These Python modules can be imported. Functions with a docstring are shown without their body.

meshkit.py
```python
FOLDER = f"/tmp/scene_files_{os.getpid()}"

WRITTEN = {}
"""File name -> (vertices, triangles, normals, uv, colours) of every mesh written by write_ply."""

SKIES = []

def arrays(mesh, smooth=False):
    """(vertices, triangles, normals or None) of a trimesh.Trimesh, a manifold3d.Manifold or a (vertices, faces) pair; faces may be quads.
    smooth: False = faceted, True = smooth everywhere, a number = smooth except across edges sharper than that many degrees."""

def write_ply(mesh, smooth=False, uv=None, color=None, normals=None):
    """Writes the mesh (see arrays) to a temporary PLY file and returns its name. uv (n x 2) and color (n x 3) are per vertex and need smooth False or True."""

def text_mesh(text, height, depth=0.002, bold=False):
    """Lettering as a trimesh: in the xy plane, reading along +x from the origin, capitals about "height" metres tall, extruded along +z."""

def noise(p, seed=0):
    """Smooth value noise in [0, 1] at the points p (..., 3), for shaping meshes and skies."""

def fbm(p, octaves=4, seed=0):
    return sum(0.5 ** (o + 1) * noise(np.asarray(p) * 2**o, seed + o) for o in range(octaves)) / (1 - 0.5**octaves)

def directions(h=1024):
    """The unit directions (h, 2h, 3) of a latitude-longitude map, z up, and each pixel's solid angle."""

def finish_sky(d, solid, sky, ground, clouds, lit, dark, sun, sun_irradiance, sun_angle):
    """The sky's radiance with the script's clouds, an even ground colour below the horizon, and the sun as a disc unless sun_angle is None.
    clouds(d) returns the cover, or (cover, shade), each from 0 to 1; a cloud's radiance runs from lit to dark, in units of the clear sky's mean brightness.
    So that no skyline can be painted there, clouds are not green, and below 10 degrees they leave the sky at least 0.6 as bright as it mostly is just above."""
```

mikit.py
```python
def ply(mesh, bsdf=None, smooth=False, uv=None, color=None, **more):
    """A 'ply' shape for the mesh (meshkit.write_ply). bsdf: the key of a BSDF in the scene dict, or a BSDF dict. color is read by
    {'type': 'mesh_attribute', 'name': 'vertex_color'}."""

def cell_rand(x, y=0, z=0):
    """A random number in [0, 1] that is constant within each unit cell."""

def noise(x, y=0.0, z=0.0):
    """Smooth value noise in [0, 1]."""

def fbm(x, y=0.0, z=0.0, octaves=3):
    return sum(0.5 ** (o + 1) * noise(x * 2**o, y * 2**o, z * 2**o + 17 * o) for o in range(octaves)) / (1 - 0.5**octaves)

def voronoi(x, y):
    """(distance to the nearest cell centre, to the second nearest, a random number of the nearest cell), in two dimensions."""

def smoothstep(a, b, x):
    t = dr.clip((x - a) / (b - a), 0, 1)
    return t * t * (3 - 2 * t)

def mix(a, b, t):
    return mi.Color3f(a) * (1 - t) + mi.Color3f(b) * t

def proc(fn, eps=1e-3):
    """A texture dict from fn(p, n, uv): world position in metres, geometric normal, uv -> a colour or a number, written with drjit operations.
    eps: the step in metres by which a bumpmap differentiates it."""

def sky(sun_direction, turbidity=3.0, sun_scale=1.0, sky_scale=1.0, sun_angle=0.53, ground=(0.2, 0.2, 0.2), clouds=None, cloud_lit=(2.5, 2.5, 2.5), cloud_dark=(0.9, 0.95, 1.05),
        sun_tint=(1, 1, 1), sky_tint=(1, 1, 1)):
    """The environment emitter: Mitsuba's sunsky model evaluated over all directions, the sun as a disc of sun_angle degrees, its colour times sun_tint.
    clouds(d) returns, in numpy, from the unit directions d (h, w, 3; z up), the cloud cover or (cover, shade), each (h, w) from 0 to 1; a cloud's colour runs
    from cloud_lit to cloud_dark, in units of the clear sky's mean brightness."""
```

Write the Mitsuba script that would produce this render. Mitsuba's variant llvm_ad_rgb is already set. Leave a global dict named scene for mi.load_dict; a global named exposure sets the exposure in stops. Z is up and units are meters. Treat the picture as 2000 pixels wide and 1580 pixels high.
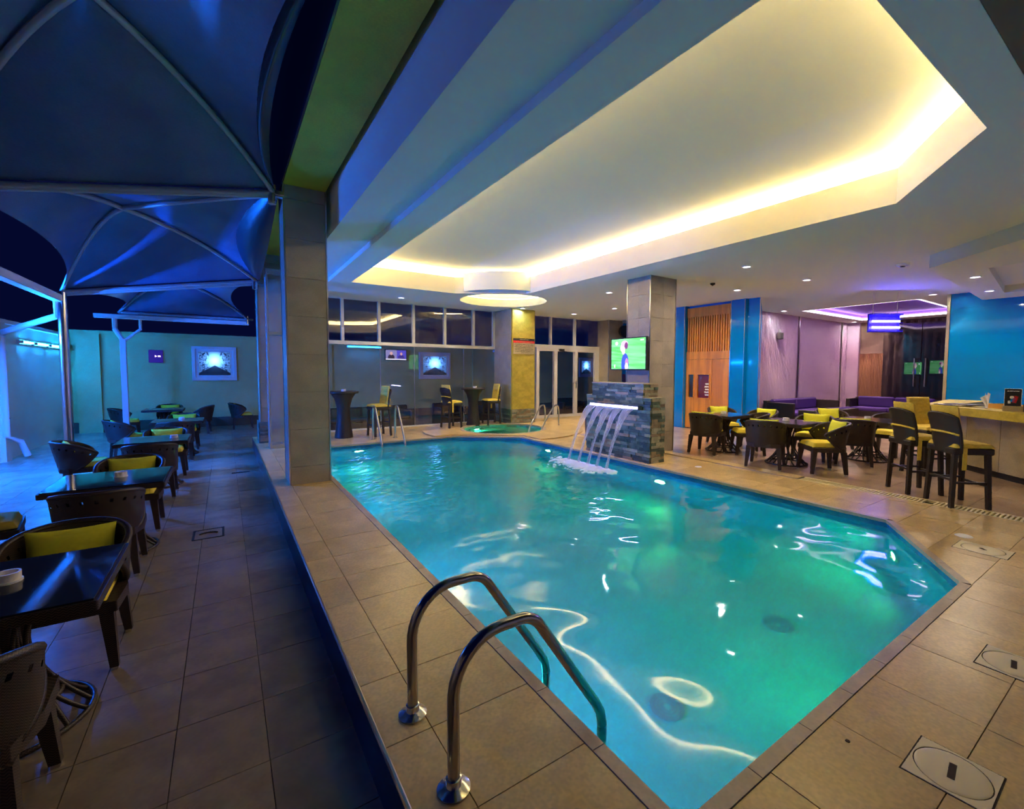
import math, random
import numpy as np, trimesh, drjit as dr, mitsuba as mi, mikit, meshkit
from shapely.geometry import Polygon, box as sbox, Point, LineString
from shapely import affinity
from shapely.ops import unary_union

T = mi.ScalarTransform4f
PI = math.pi
rnd = random.Random(7)
scene, labels = {}, {}

# ------------------------------------------------------------------ camera, night sky, exposure
F, YAW, PIT, ROL, CX, CY, EYE = 888.25, 0.602601, 0.0553263, -0.0053359, 1049.86, 773.876, 1.6
_c, _s = math.cos(YAW), math.sin(YAW)
_f = np.array([_s * math.cos(PIT), _c * math.cos(PIT), -math.sin(PIT)])
_r = np.array([_c, -_s, 0.0])
_d = np.cross(_f, _r)
_up = -(-math.sin(ROL) * _r + math.cos(ROL) * _d)
scene['camera'] = {'type': 'perspective', 'fov': math.degrees(2 * math.atan(1000 / F)), 'fov_axis': 'x', 'near_clip': 0.05, 'far_clip': 200.0,
                   'principal_point_offset_x': (1000 - CX) / 2000.0, 'principal_point_offset_y': (790 - CY) / 1580.0,
                   'to_world': T().look_at(origin=[0, 0, EYE], target=[float(v) for v in np.array([0, 0, EYE]) + _f], up=[float(v) for v in _up])}
scene['night_sky'] = {'type': 'constant', 'radiance': {'type': 'rgb', 'value': [0.0002, 0.0004, 0.004]}, 'sampling_weight': 1.0}
exposure = 2.6
WARM = np.array([1.0, 0.66, 0.24]); SPOT = np.array([1.0, 0.80, 0.56]); BLUE = np.array([0.004, 0.14, 1.0])
COVE_L, DOWN_L, TUBE_L, POOL_L, POOL_L2, VIOLET_L, UV_L = 3.4, 165.0, 46.0, 60.0, 15.0, 1.2, 12.0

# ------------------------------------------------------------------ helpers
def key(name):
    if name not in used:
        used.add(name); return name
    i = cnt.get(name, 0) + 1
    while f'{name}_{i:03d}' in used: i += 1
    cnt[name] = i
    used.add(f'{name}_{i:03d}'); return f'{name}_{i:03d}'
used, cnt = set(), {}
def lab(k, label=None, cat=None, group=None, kind=None):
    d = {}
    if label: d['label'] = label
    if cat: d['category'] = cat
    if group: d['group'] = group
    if kind: d['kind'] = kind
    labels[k] = d
def PLY(m, bsdf, smooth=False, uv=None): return mikit.ply(m, 'mat_' + bsdf, smooth, uv=uv)
def add(name, mesh, bsdf, parent=None, smooth=False, emit=None, w=1.0, tw=None, label=None, cat=None, group=None, kind=None, uv=None):
    k = key((parent + '__' if parent else '') + name)
    d = mesh if isinstance(mesh, dict) else PLY(mesh, bsdf, smooth, uv=uv)
    d = dict(d)
    if emit is not None:
        rad = emit if isinstance(emit, dict) else {'type': 'rgb', 'value': [float(v) for v in emit]}
        d['emitter'] = {'type': 'area', 'radiance': rad, 'sampling_weight': float(w)}
    if tw is not None: d['to_world'] = tw
    scene[k] = d
    if label or kind: lab(k, label, cat, group, kind)
    return k
def thing(name, label, cat, group=None, kind=None):
    k = key(name); lab(k, label, cat, group, kind); return k
def cat(*m): return trimesh.util.concatenate([x for x in m if x is not None])
def bx(x0, x1, y0, y1, z0, z1):
    m = trimesh.creation.box((abs(x1 - x0), abs(y1 - y0), abs(z1 - z0)))
    m.apply_translation(((x0 + x1) / 2, (y0 + y1) / 2, (z0 + z1) / 2)); return m
def bev(x0, x1, y0, y1, z0, z1, b=0.004):
    P = []
    for sx, X in ((1, x0), (-1, x1)):
        for sy, Y in ((1, y0), (-1, y1)):
            for sz, Z in ((1, z0), (-1, z1)):
                P += [(X, Y + sy * b, Z + sz * b), (X + sx * b, Y, Z + sz * b), (X + sx * b, Y + sy * b, Z)]
    return trimesh.convex.convex_hull(np.array(P))
def ext(poly, z0, z1):
    polys = [g for g in getattr(poly, 'geoms', [poly]) if g.geom_type == 'Polygon' and g.area > 1e-5]
    ms = []
    for g in polys:
        m = trimesh.creation.extrude_polygon(g, z1 - z0, engine='earcut'); m.apply_translation((0, 0, z0)); ms.append(m)
    return cat(*ms)
def place(m, x=0, y=0, z=0, rz=0.0):
    m = m.copy(); m.apply_transform(trimesh.transformations.rotation_matrix(rz, (0, 0, 1))); m.apply_translation((x, y, z)); return m
def TW(x, y, z, rz): return T().translate([x, y, z]).rotate([0, 0, 1], math.degrees(rz))
def tube(path, r, n=10, closed=False):
    P = np.asarray(path, float); N = len(P); rr = np.broadcast_to(np.asarray(r, float), (N,))
    tan = np.gradient(P, axis=0)
    if closed: tan = np.roll(P, -1, 0) - np.roll(P, 1, 0)
    tan /= np.linalg.norm(tan, axis=1, keepdims=True) + 1e-12
    u = np.cross(tan[0], [0.31, 0.27, 0.91]); u /= np.linalg.norm(u)
    V = []
    a = np.arange(n) * 2 * PI / n
    for i in range(N):
        u = u - tan[i] * (u @ tan[i]); u /= np.linalg.norm(u) + 1e-12
        w = np.cross(tan[i], u)
        V.append(P[i] + rr[i] * (np.cos(a)[:, None] * u + np.sin(a)[:, None] * w))
    V = np.vstack(V); Fc = []
    for i in range(N if closed else N - 1):
        j = (i + 1) % N
        for k in range(n):
            k2 = (k + 1) % n
            Fc += [(i * n + k, i * n + k2, j * n + k2), (i * n + k, j * n + k2, j * n + k)]
    if not closed:
        V = np.vstack([V, P[0], P[-1]]); b = N * n
        for k in range(n):
            k2 = (k + 1) % n
            Fc += [(b, k2, k), (b + 1, (N - 1) * n + k, (N - 1) * n + k2)]
    return trimesh.Trimesh(V, Fc, process=False)
def lathe(prof, n=32):
    P = np.asarray(prof, float); a = np.arange(n) * 2 * PI / n; N = len(P)
    V = np.stack([np.outer(P[:, 0], np.cos(a)), np.outer(P[:, 0], np.sin(a)), np.repeat(P[:, 1:2], n, 1)], -1).reshape(-1, 3)
    Fc = []
    for i in range(N - 1):
        for k in range(n):
            k2 = (k + 1) % n
            Fc += [(i * n + k, i * n + k2, (i + 1) * n + k2), (i * n + k, (i + 1) * n + k2, (i + 1) * n + k)]
    return trimesh.Trimesh(V, Fc, process=True)
def grid(Pf, nu, nv, skip=None):
    u, v = np.meshgrid(np.linspace(0, 1, nu + 1), np.linspace(0, 1, nv + 1), indexing='ij')
    V = Pf(u, v).reshape(-1, 3); UV = np.stack([u.ravel(), v.ravel()], 1); Fc = []
    for i in range(nu):
        for j in range(nv):
            if skip and skip(i, j): continue
            a = i * (nv + 1) + j
            Fc += [(a, a + nv + 1, a + nv + 2), (a, a + nv + 2, a + 1)]
    return trimesh.Trimesh(V, Fc, process=False), UV
def quad(a, b, c, d): return trimesh.Trimesh(np.array([a, b, c, d], float), [(0, 1, 2), (0, 2, 3)], process=False)
QUV = np.array([[0, 0], [1, 0], [1, 1], [0, 1]], float)
def rot_to(m, u, v, w, o):
    M = np.eye(4); M[:3, 0], M[:3, 1], M[:3, 2], M[:3, 3] = u, v, w, o
    m = m.copy(); m.apply_transform(M); return m
def disc(c, nrm, r, n=24):
    nrm = np.asarray(nrm, float) / np.linalg.norm(nrm); u = np.cross(nrm, [0.3, 0.9, 0.2]); u /= np.linalg.norm(u); v = np.cross(nrm, u)
    a = np.arange(n) * 2 * PI / n
    V = np.vstack([np.array(c) + r * (np.cos(a)[:, None] * u + np.sin(a)[:, None] * v), [c]])
    return trimesh.Trimesh(V, [(n, k, (k + 1) % n) for k in range(n)], process=False)

# ------------------------------------------------------------------ materials
N_, FB, SS, MX = mikit.noise, mikit.fbm, mikit.smoothstep, mikit.mix
def rgb(c): return {'type': 'rgb', 'value': [float(v) for v in c]}
def prin(name, col, rough=0.5, metal=0.0, spec=0.5, bump=None, bscale=0.0, **more):
    b = {'type': 'principled', 'base_color': col if isinstance(col, dict) else rgb(col), 'roughness': rough, 'specular': spec, **more}
    if metal: b['metallic'] = metal
    if bump is not None: b = {'type': 'bumpmap', 'arbitrary': bump, 'scale': bscale, 'bsdf': b}
    scene['mat_' + name] = {'type': 'twosided', 'bsdf': b}
    return name
def stone(c0, c1, f=6.0):
    def fn(p, n, uv):
        a = FB(p.x * f, p.y * f, p.z * f, 4); b = N_(p.x * 90, p.y * 90, p.z * 90)
        return MX(c0, c1, SS(0.3, 0.7, a)) * (0.9 + 0.2 * b)
    return mikit.proc(fn)
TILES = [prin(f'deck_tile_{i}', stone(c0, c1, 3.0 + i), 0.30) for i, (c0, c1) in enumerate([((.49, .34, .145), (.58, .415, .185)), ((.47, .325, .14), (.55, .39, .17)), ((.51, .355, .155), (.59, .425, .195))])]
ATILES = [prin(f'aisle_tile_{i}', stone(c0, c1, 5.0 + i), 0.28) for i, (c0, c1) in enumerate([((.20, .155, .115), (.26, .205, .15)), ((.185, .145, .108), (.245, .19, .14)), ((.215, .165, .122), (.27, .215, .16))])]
LTILES = [prin(f'lounge_tile_{i}', stone(c0, c1, 3.5 + i), 0.16) for i, (c0, c1) in enumerate([((.36, .24, .155), (.42, .29, .19)), ((.34, .225, .145), (.40, .275, .18))])]
prin('riser_tile', (.006, .010, .03), 0.15)
prin('grout', (.10, .08, .06), 0.8)
prin('coping', stone((.33, .25, .19), (.42, .33, .25), 4), 0.4)
PILL = [prin(f'pillar_stone_{i}', stone(c0, c1, 4 + i), 0.35) for i, (c0, c1) in enumerate([((.33, .285, .225), (.40, .345, .27)), ((.305, .265, .21), (.37, .32, .255))])]
prin('plaster', (.67, .72, .66), 0.75)  # faint mint tint puts teal light from the pool into the colour
prin('fascia_paint', (.74, .70, .62), 0.75)
prin('cream_paint', stone((.46, .48, .19), (.52, .54, .23), 1.5), 0.6)
prin('olive_light_tint', stone((.42, .36, .02), (.52, .45, .03), 2.0), 0.7)  # olive tone puts warm and green light into the beam colour
prin('white_paint', (.78, .77, .74), 0.5)
prin('left_paint', stone((.62, .60, .55), (.70, .68, .62), 1.0), 0.22)
prin('dark_ceiling', (.10, .075, .045), 0.6)
prin('blue_glass', (.002, .22, .58), 0.06)
prin('steel', (.62, .60, .58), 0.16, metal=1.0)
prin('dark_steel', (.36, .34, .34), 0.14, metal=1.0)
prin('white_alu', (.78, .76, .72), 0.35)
prin('black_plastic', (.015, .015, .017), 0.35)
prin('charcoal', (.02, .018, .017), 0.5)
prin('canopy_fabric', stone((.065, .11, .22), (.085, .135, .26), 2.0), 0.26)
prin('canopy_dark', (.008, .012, .03), 0.35)
prin('frame_paint', (.35, .38, .42), 0.3)
prin('pvc_white', (.72, .73, .74), 0.4)
def wick(c0, c1):
    def fn(p, n, uv):
        s = 0.5 + 0.5 * dr.sin(p.z * 520.0 + 2.0 * dr.sin((p.x + p.y) * 260.0))
        return MX(c0, c1, s)
    return mikit.proc(fn)
def wbump(p, n, uv): return 0.5 + 0.5 * dr.sin(p.z * 520.0 + 2.0 * dr.sin((p.x + p.y) * 260.0))
prin('rattan', wick((.014, .008, .006), (.045, .026, .019)), 0.45)
prin('rattan_dark', wick((.012, .008, .006), (.035, .022, .017)), 0.5)
def stripe(p, n, uv):
    s = SS(0.42, 0.5, dr.abs(uv.x * 13 - dr.floor(uv.x * 13) - 0.5))
    return MX((.80, .62, .05), (.50, .36, .06), s)
prin('seat_fabric', mikit.proc(stripe), 0.85)
def lime(p, n, uv): return MX((.62, .62, .02), (.72, .70, .05), FB(p.x * 60, p.y * 60, p.z * 60, 2))
prin('lime_fabric', mikit.proc(lime), 0.85)
prin('pad_fabric', stone((.72, .52, .07), (.80, .60, .10), 30), 0.8)
prin('magenta_paint', (.45, .01, .16), 0.5)
prin('purple_fabric', (.075, .03, .20), 0.8)
prin('lamp_blue', (.02, .008, .80), 0.3)
prin('tinted_glass_top', (.012, .016, .018), 0.05)
prin('ceramic', (.80, .78, .74), 0.3)
def woodf(p, n, uv):
    g = FB(p.x * 3 + p.y * 14, p.z * 0.8, 3.0, 3); h = N_(p.y * 160, p.z * 2.0, 1.0)
    return MX((.58, .19, .008), (.74, .28, .016), SS(.3, .7, g)) * (0.9 + 0.2 * h)
prin('wood', mikit.proc(woodf), 0.35)
prin('groove', (.02, .01, .005), 0.8)
prin('purple_wall', (.50, .34, .50), 0.5)
prin('terracotta_wall', (.30, .13, .07), 0.5)
prin('curtain', (.10, .055, .05), 0.55)
prin('violet_light_tint', (.22, .12, .60), 0.6)  # violet light of the insect lamp put into the ceiling colour
prin('bar_stone', stone((.44, .34, .045), (.56, .44, .07), 9), 0.3)
prin('bar_panel', stone((.36, .29, .16), (.43, .35, .20), 5), 0.4)
prin('paper', (.82, .80, .76), 0.7)
prin('dark_paper', (.06, .05, .05), 0.5)
prin('orange_wood', (.62, .33, .05), 0.4)
prin('red_paint', (.45, .008, .012), 0.4)
prin('maroon', (.16, .006, .012), 0.4)
prin('green_glow_frame', (.5, .6, .5), 0.4)
prin('pool_tile', stone((.004, .40, .54), (.006, .46, .62), 2.5), 0.35)
prin('pool_band', stone((.01, .12, .28), (.015, .16, .34), 14.0), 0.25)
prin('spa_tile', stone((.05, .50, .45), (.07, .58, .52), 3), 0.35)
prin('grate_metal', (.75, .64, .36), 0.45)
prin('lid_plastic', (.66, .57, .36), 0.4)
prin('slate_grout', (.03, .035, .035), 0.9)
SLATE = [prin(f'slate_{i}', stone(a, b, 12), 0.5) for i, (a, b) in enumerate([((.05, .075, .06), (.10, .135, .11)), ((.12, .15, .12), (.19, .22, .18)), ((.24, .23, .17), (.34, .32, .24)), ((.02, .035, .028), (.05, .07, .058)), ((.19, .14, .09), (.28, .21, .14))])]
scene['mat_pane_glass'] = {'type': 'thindielectric', 'int_ior': 1.65}
scene['mat_dark_glass'] = {'type': 'blendbsdf', 'weight': 0.55, 'a': {'type': 'thindielectric', 'int_ior': 1.7}, 'b': {'type': 'twosided', 'bsdf': {'type': 'principled', 'base_color': rgb((.012, .010, .012)), 'roughness': 0.05, 'specular': 0.8}}}
scene['mat_water_surface'] = {'type': 'roughdielectric', 'int_ior': 1.333, 'ext_ior': 1.0, 'alpha': 0.003, 'distribution': 'beckmann'}
scene['mat_falling_water'] = {'type': 'blendbsdf', 'weight': 0.14, 'a': {'type': 'thindielectric', 'int_ior': 1.333}, 'b': {'type': 'principledthin', 'base_color': rgb((.9, .9, .95)), 'roughness': 0.4, 'diff_trans': 1.0}}
scene['mat_water_strand'] = {'type': 'blendbsdf', 'weight': 0.5, 'a': {'type': 'thindielectric', 'int_ior': 1.333}, 'b': {'type': 'principledthin', 'base_color': rgb((.9, .9, .95)), 'roughness': 0.3, 'diff_trans': 1.0}}
scene['mat_foam'] = {'type': 'blendbsdf', 'weight': 0.9, 'a': {'type': 'thindielectric', 'int_ior': 1.333}, 'b': {'type': 'principledthin', 'base_color': rgb((.85, .92, .95)), 'roughness': 0.5, 'diff_trans': 0.9}}
prin('lamp_white', (.9, .9, .9), 0.5)

# ------------------------------------------------------------------ floors: pool deck, aisle, lounge
ZC, ZA = 3.45, -0.25
POOL = Polygon([(1.29, .95), (4.6, .95), (5.9, 1.85), (5.9, 9.28), (4.52, 10.25), (1.29, 10.25)])
SPA_C, SPA_R = (6.25, 10.72), 1.08
SPA = Point(SPA_C).buffer(SPA_R, 32)
PLAT = Point(SPA_C).buffer(2.15, 40).intersection(sbox(0, 8.0, 20, 12.6)).difference(POOL.buffer(0.10)).difference(sbox(6.95, 11.5, 9, 13))
def tiles(holder, region, ox, oy, px, py, z0, z1, mats, gap=0.004, name='tile', limit=300, lift=0.0015):
    x0, y0, x1, y1 = region.bounds; cells = []
    for i in range(int(math.floor((x0 - ox) / px)), int(math.ceil((x1 - ox) / px))):
        for j in range(int(math.floor((y0 - oy) / py)), int(math.ceil((y1 - oy) / py))):
            c = sbox(ox + i * px + gap / 2, oy + j * py + gap / 2, ox + (i + 1) * px - gap / 2, oy + (j + 1) * py - gap / 2).intersection(region)
            if c.area < 0.002: continue
            cells.append((math.hypot(c.centroid.x, c.centroid.y), c))
    cells.sort(key=lambda t: t[0]); rest = []
    for k, (_, c) in enumerate(cells):
        m = ext(c, z0, z1 + rnd.uniform(-lift, lift) * 0.5)
        if k < limit: add(name, m, mats[rnd.randrange(len(mats))], holder)
        else: rest.append(m)
    if rest: add('far_tiles', cat(*rest), mats[0], holder, kind='stuff')
deck = unary_union([sbox(.52, -2.5, 7.05, 12.7), sbox(7.05, 8.9, 11.5, 12.7)]).difference(POOL).difference(SPA.buffer(0.0))
cop = POOL.buffer(0.055, join_style=2).difference(POOL)
k = add('floor_deck', ext(deck.difference(cop), -0.30, -0.012), 'grout', kind='structure', label='beige tiled deck around the swimming pool')
d1 = deck.difference(cop).difference(PLAT)
tiles(k, d1.intersection(sbox(.5, -3, 1.29, 6.9)), .725, 1.425 - .453 * 20, .515, .453, -.012, 0, TILES)
tiles(k, d1.intersection(sbox(1.29, -3, 7.06, .95)).union(d1.intersection(sbox(4.5, .95, 7.06, 5.3))), 1.76, .47 - .43 * 10, .515, .43, -.012, 0, TILES)
tiles(k, d1.intersection(sbox(5.9, 5.3, 7.06, 8.9)).union(d1.intersection(sbox(.5, 6.9, 1.29, 12.7))).union(d1.intersection(sbox(1.29, 8.9, 11.6, 12.7))), 1.76, .47 - .43 * 10, .515, .43, -.012, 0, TILES, limit=180)
ck = key('pool_coping'); lab(ck, 'narrow stone edging around the swimming pool', kind='structure')
pc = list(POOL.exterior.coords)
for a, b in zip(pc[:-1], pc[1:]):
    a, b = np.array(a), np.array(b); L = np.linalg.norm(b - a); n = max(1, round(L / .42)); t = (b - a) / L; q = np.array([t[1], -t[0]])
    if POOL.contains(Point(*((a + b) / 2 + q * .02))): q = -q
    for i in range(n):
        s0, s1 = a + t * (L * i / n + .002), a + t * (L * (i + 1) / n - .002)
        pg = Polygon([s0 - q * .012, s1 - q * .012, s1 + q * .052, s0 + q * .052])
        if pg.within(SPA.buffer(.1)): continue
        add('stone', ext(pg, -.03, .004), 'coping', ck)
# raised ring around the spa
k = add('spa_platform', ext(PLAT.difference(SPA), 0.0, .03), TILES[1], kind='structure', label='low curved stone platform around the round spa pool')
rim = Point(SPA_C).buffer(SPA_R + .09, 40).difference(SPA)
for i in range(24):
    a0, a1 = 2 * PI * i / 24 + .004, 2 * PI * (i + 1) / 24 - .004
    w = Polygon([SPA_C] + [(SPA_C[0] + 3 * math.cos(a), SPA_C[1] + 3 * math.sin(a)) for a in np.linspace(a0, a1, 4)])
    add('stone', ext(rim.intersection(w), .01, .038), 'coping', k)
# ledge face toward the aisle with its steel nosing
add('trim_1', bx(.505, .525, -2.5, 12.7, ZA, -.012), 'riser_tile', kind='structure', label='dark blue tiled riser of the ledge beside the aisle')
add('trim_2', tube([(.512, -2.5, -.004), (.512, 12.7, -.004)], .011, 8), 'steel', smooth=40, kind='structure', label='steel nosing along the ledge edge')
aisle = unary_union([sbox(-3.65, -2.5, .505, 18.1), sbox(.505, 12.72, 16.0, 18.1)])
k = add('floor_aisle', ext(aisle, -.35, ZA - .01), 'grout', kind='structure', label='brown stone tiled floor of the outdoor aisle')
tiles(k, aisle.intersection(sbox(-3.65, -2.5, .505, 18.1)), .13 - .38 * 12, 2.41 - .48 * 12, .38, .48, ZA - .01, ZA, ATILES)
tiles(k, aisle.intersection(sbox(.505, 12.7, 16, 18.1)), .5, 12.72, .6, .6, ZA - .01, ZA, ATILES, limit=0)
lounge = unary_union([sbox(7.30, -3, 19.6, 9.0), sbox(11.5, 9, 14.2, 12.7), sbox(7.05, 8.9 - .02, 7.3, 8.9)]).difference(sbox(6.9, 8.89, 7.3, 8.91))
k = add('floor_lounge', ext(lounge, -.30, -.012), 'grout', kind='structure', label='glossy brown tiled floor of the lounge')
tiles(k, lounge.intersection(sbox(7.3, -3, 19.6, 9.0)), 7.3, -.3, .9, .9, -.012, -.001, LTILES, gap=.003, limit=120)
tiles(k, lounge.intersection(sbox(7.0, 9.0, 14.3, 12.7)), 7.3, -.3, .9, .9, -.012, -.001, LTILES, gap=.003, limit=40)
k = add('threshold', bx(7.055, 7.295, 3.36, 8.86, -.05, .004), 'coping', kind='structure', label='pale stone threshold between pool deck and lounge')
for i in range(12): add('slab', bx(7.06, 7.29, 3.365 + i * .458, 3.365 + (i + 1) * .458 - .006, .004, .012), TILES[2], k)
# drain grating along the deck edge
k = add('trim_3', bx(7.03, 7.30, -2.5, 3.355, -.14, -.12), 'charcoal', kind='structure', label='channel under the overflow grating')
g = thing('drain_grating', 'long slatted overflow grating in the deck beside the bar stools', 'grating')
add('frame', cat(bx(7.05, 7.075, -2.0, 3.34, -.03, .003), bx(7.265, 7.295, -2.0, 3.34, -.03, .003)), 'grate_metal', g)
for i in range(130):
    y = 3.33 - i * .041
    if 36 <= i <= 37: continue
    add('slat', bx(7.077, 7.263, y - .021, y, -.02, .002), 'grate_metal', g)

# ------------------------------------------------------------------ pool and spa basins, water
D = 1.35
k = add('pool_basin', cat(ext(POOL.buffer(.05, join_style=2), -D - .06, -D), ext(POOL.buffer(.12, join_style=2).difference(POOL), -D, -.30)), 'pool_tile', kind='structure', label='turquoise tiled basin of the swimming pool')
add('waterline_band', ext(POOL.buffer(.05, join_style=2).difference(POOL), -.30, -.03), 'pool_band', k)
WZ = -.085
rw = np.random.RandomState(3)
waves = []
for i in range(34):
    lam = rw.uniform(.30, 1.1); th = rw.uniform(0, 2 * PI); waves.append((2 * PI / lam * math.cos(th), 2 * PI / lam * math.sin(th), rw.uniform(0, 2 * PI), .00105 * lam ** 1.25))
sm = []
for i in range(26):
    lam = rw.uniform(.10, .26); th = rw.uniform(0, 2 * PI); sm.append((2 * PI / lam * math.cos(th), 2 * PI / lam * math.sin(th), rw.uniform(0, 2 * PI), .0027 * lam))
def water_h(x, y):
    h = 0 * x
    for a, b, c, A in waves: h = h + A * np.sin(a * x + b * y + c)
    far = np.clip((y - 2.8) / 3.5, 0, 1)
    s = 0 * x
    for a, b, c, A in sm: s = s + A * np.sin(a * x + b * y + c)
    r = np.hypot((x - 5.2), (y - 6.0) * .8)
    ring = .004 * np.exp(-r / 1.3) * np.sin(r * 28)
    return h + s * far * .8 + ring
def surface(x0, x1, y0, y1, st, hf, z, poly):
    nx, ny = int((x1 - x0) / st), int((y1 - y0) / st)
    X, Y = np.meshgrid(np.linspace(x0, x1, nx + 1), np.linspace(y0, y1, ny + 1), indexing='ij')
    V = np.stack([X, Y, z + hf(X, Y)], -1).reshape(-1, 3)
    i, j = np.meshgrid(np.arange(nx), np.arange(ny), indexing='ij'); a = (i * (ny + 1) + j).ravel()
    Fc = np.vstack([np.stack([a, a + ny + 1, a + ny + 2], 1), np.stack([a, a + ny + 2, a + 1], 1)])
    from shapely import contains_xy
    c = V[Fc].mean(1); Fc = Fc[contains_xy(poly, c[:, 0], c[:, 1])]
    m = trimesh.Trimesh(V, Fc, process=False); m.remove_unreferenced_vertices(); return m
add('pool_water', surface(1.25, 5.95, .9, 10.3, .025, water_h, WZ, POOL.buffer(.02)), 'water_surface', smooth=True, kind='structure', label='rippled turquoise water of the swimming pool')
k = add('spa_basin', cat(ext(SPA.buffer(.03), -.95, -.9), ext(Point(SPA_C).buffer(SPA_R + .06, 40).difference(SPA), -.9, .0), ext(SPA.difference(Point(SPA_C).buffer(SPA_R - .36, 32)), -.9, -.48)), 'spa_tile', kind='structure', label='round green tiled spa basin with inner bench')
def spa_h(x, y): return .0016 * np.sin(9 * x + 4 * y) + .0014 * np.sin(-5 * x + 11 * y + 1) + .001 * np.sin(16 * x - 8 * y)
add('spa_water', surface(SPA_C[0] - 1.15, SPA_C[0] + 1.15, SPA_C[1] - 1.15, SPA_C[1] + 1.15, .03, spa_h, -.05, SPA.buffer(.015)), 'water_surface', smooth=True, kind='structure', label='green water of the round spa pool')
def pool_lamp(c, nrm, col, label, group=None, w=3.0, r=.085):
    nrm = np.array(nrm, float) / np.linalg.norm(nrm); c = np.array(c, float)
    t = thing('pool_lamp', label, 'underwater lamp', group)
    u = np.cross([0, 0, 1.0], nrm); v = np.cross(nrm, u)
    add('bezel', rot_to(lathe([(r, .0), (r + .03, .0), (r + .035, .012), (r + .005, .03), (r, .02), (r, 0)], 28), u, v, nrm, c), 'steel', t, smooth=40)
    add('lens', disc(c + nrm * .012, nrm, r, 24), 'lamp_white', t, emit=col, w=w)
GREEN = np.array([.07, .85, .17]); ADDED_AQUA = np.array([.005, .70, 1.25])  # aqua colours the unseen lamps added below the ledge
pool_lamp((2.35, 10.245, -.45), (0, -1, 0), GREEN * POOL_L, 'green underwater lamp in the far wall of the pool, near the far ladder')
pool_lamp((5.895, 8.1, -.5), (-1, 0, 0), GREEN * POOL_L, 'green underwater lamp in the pool wall between the spa and the waterfall')
pool_lamp((5.895, 4.95, -.6), (-1, 0, 0), GREEN * POOL_L, 'green underwater lamp in the pool wall in front of the waterfall block')
pool_lamp((5.66 + .004, 1.68 + .006, -.72), (-.9, 1.3, 0), GREEN * POOL_L, 'green underwater lamp in the slanted pool corner near the hatch covers')
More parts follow.
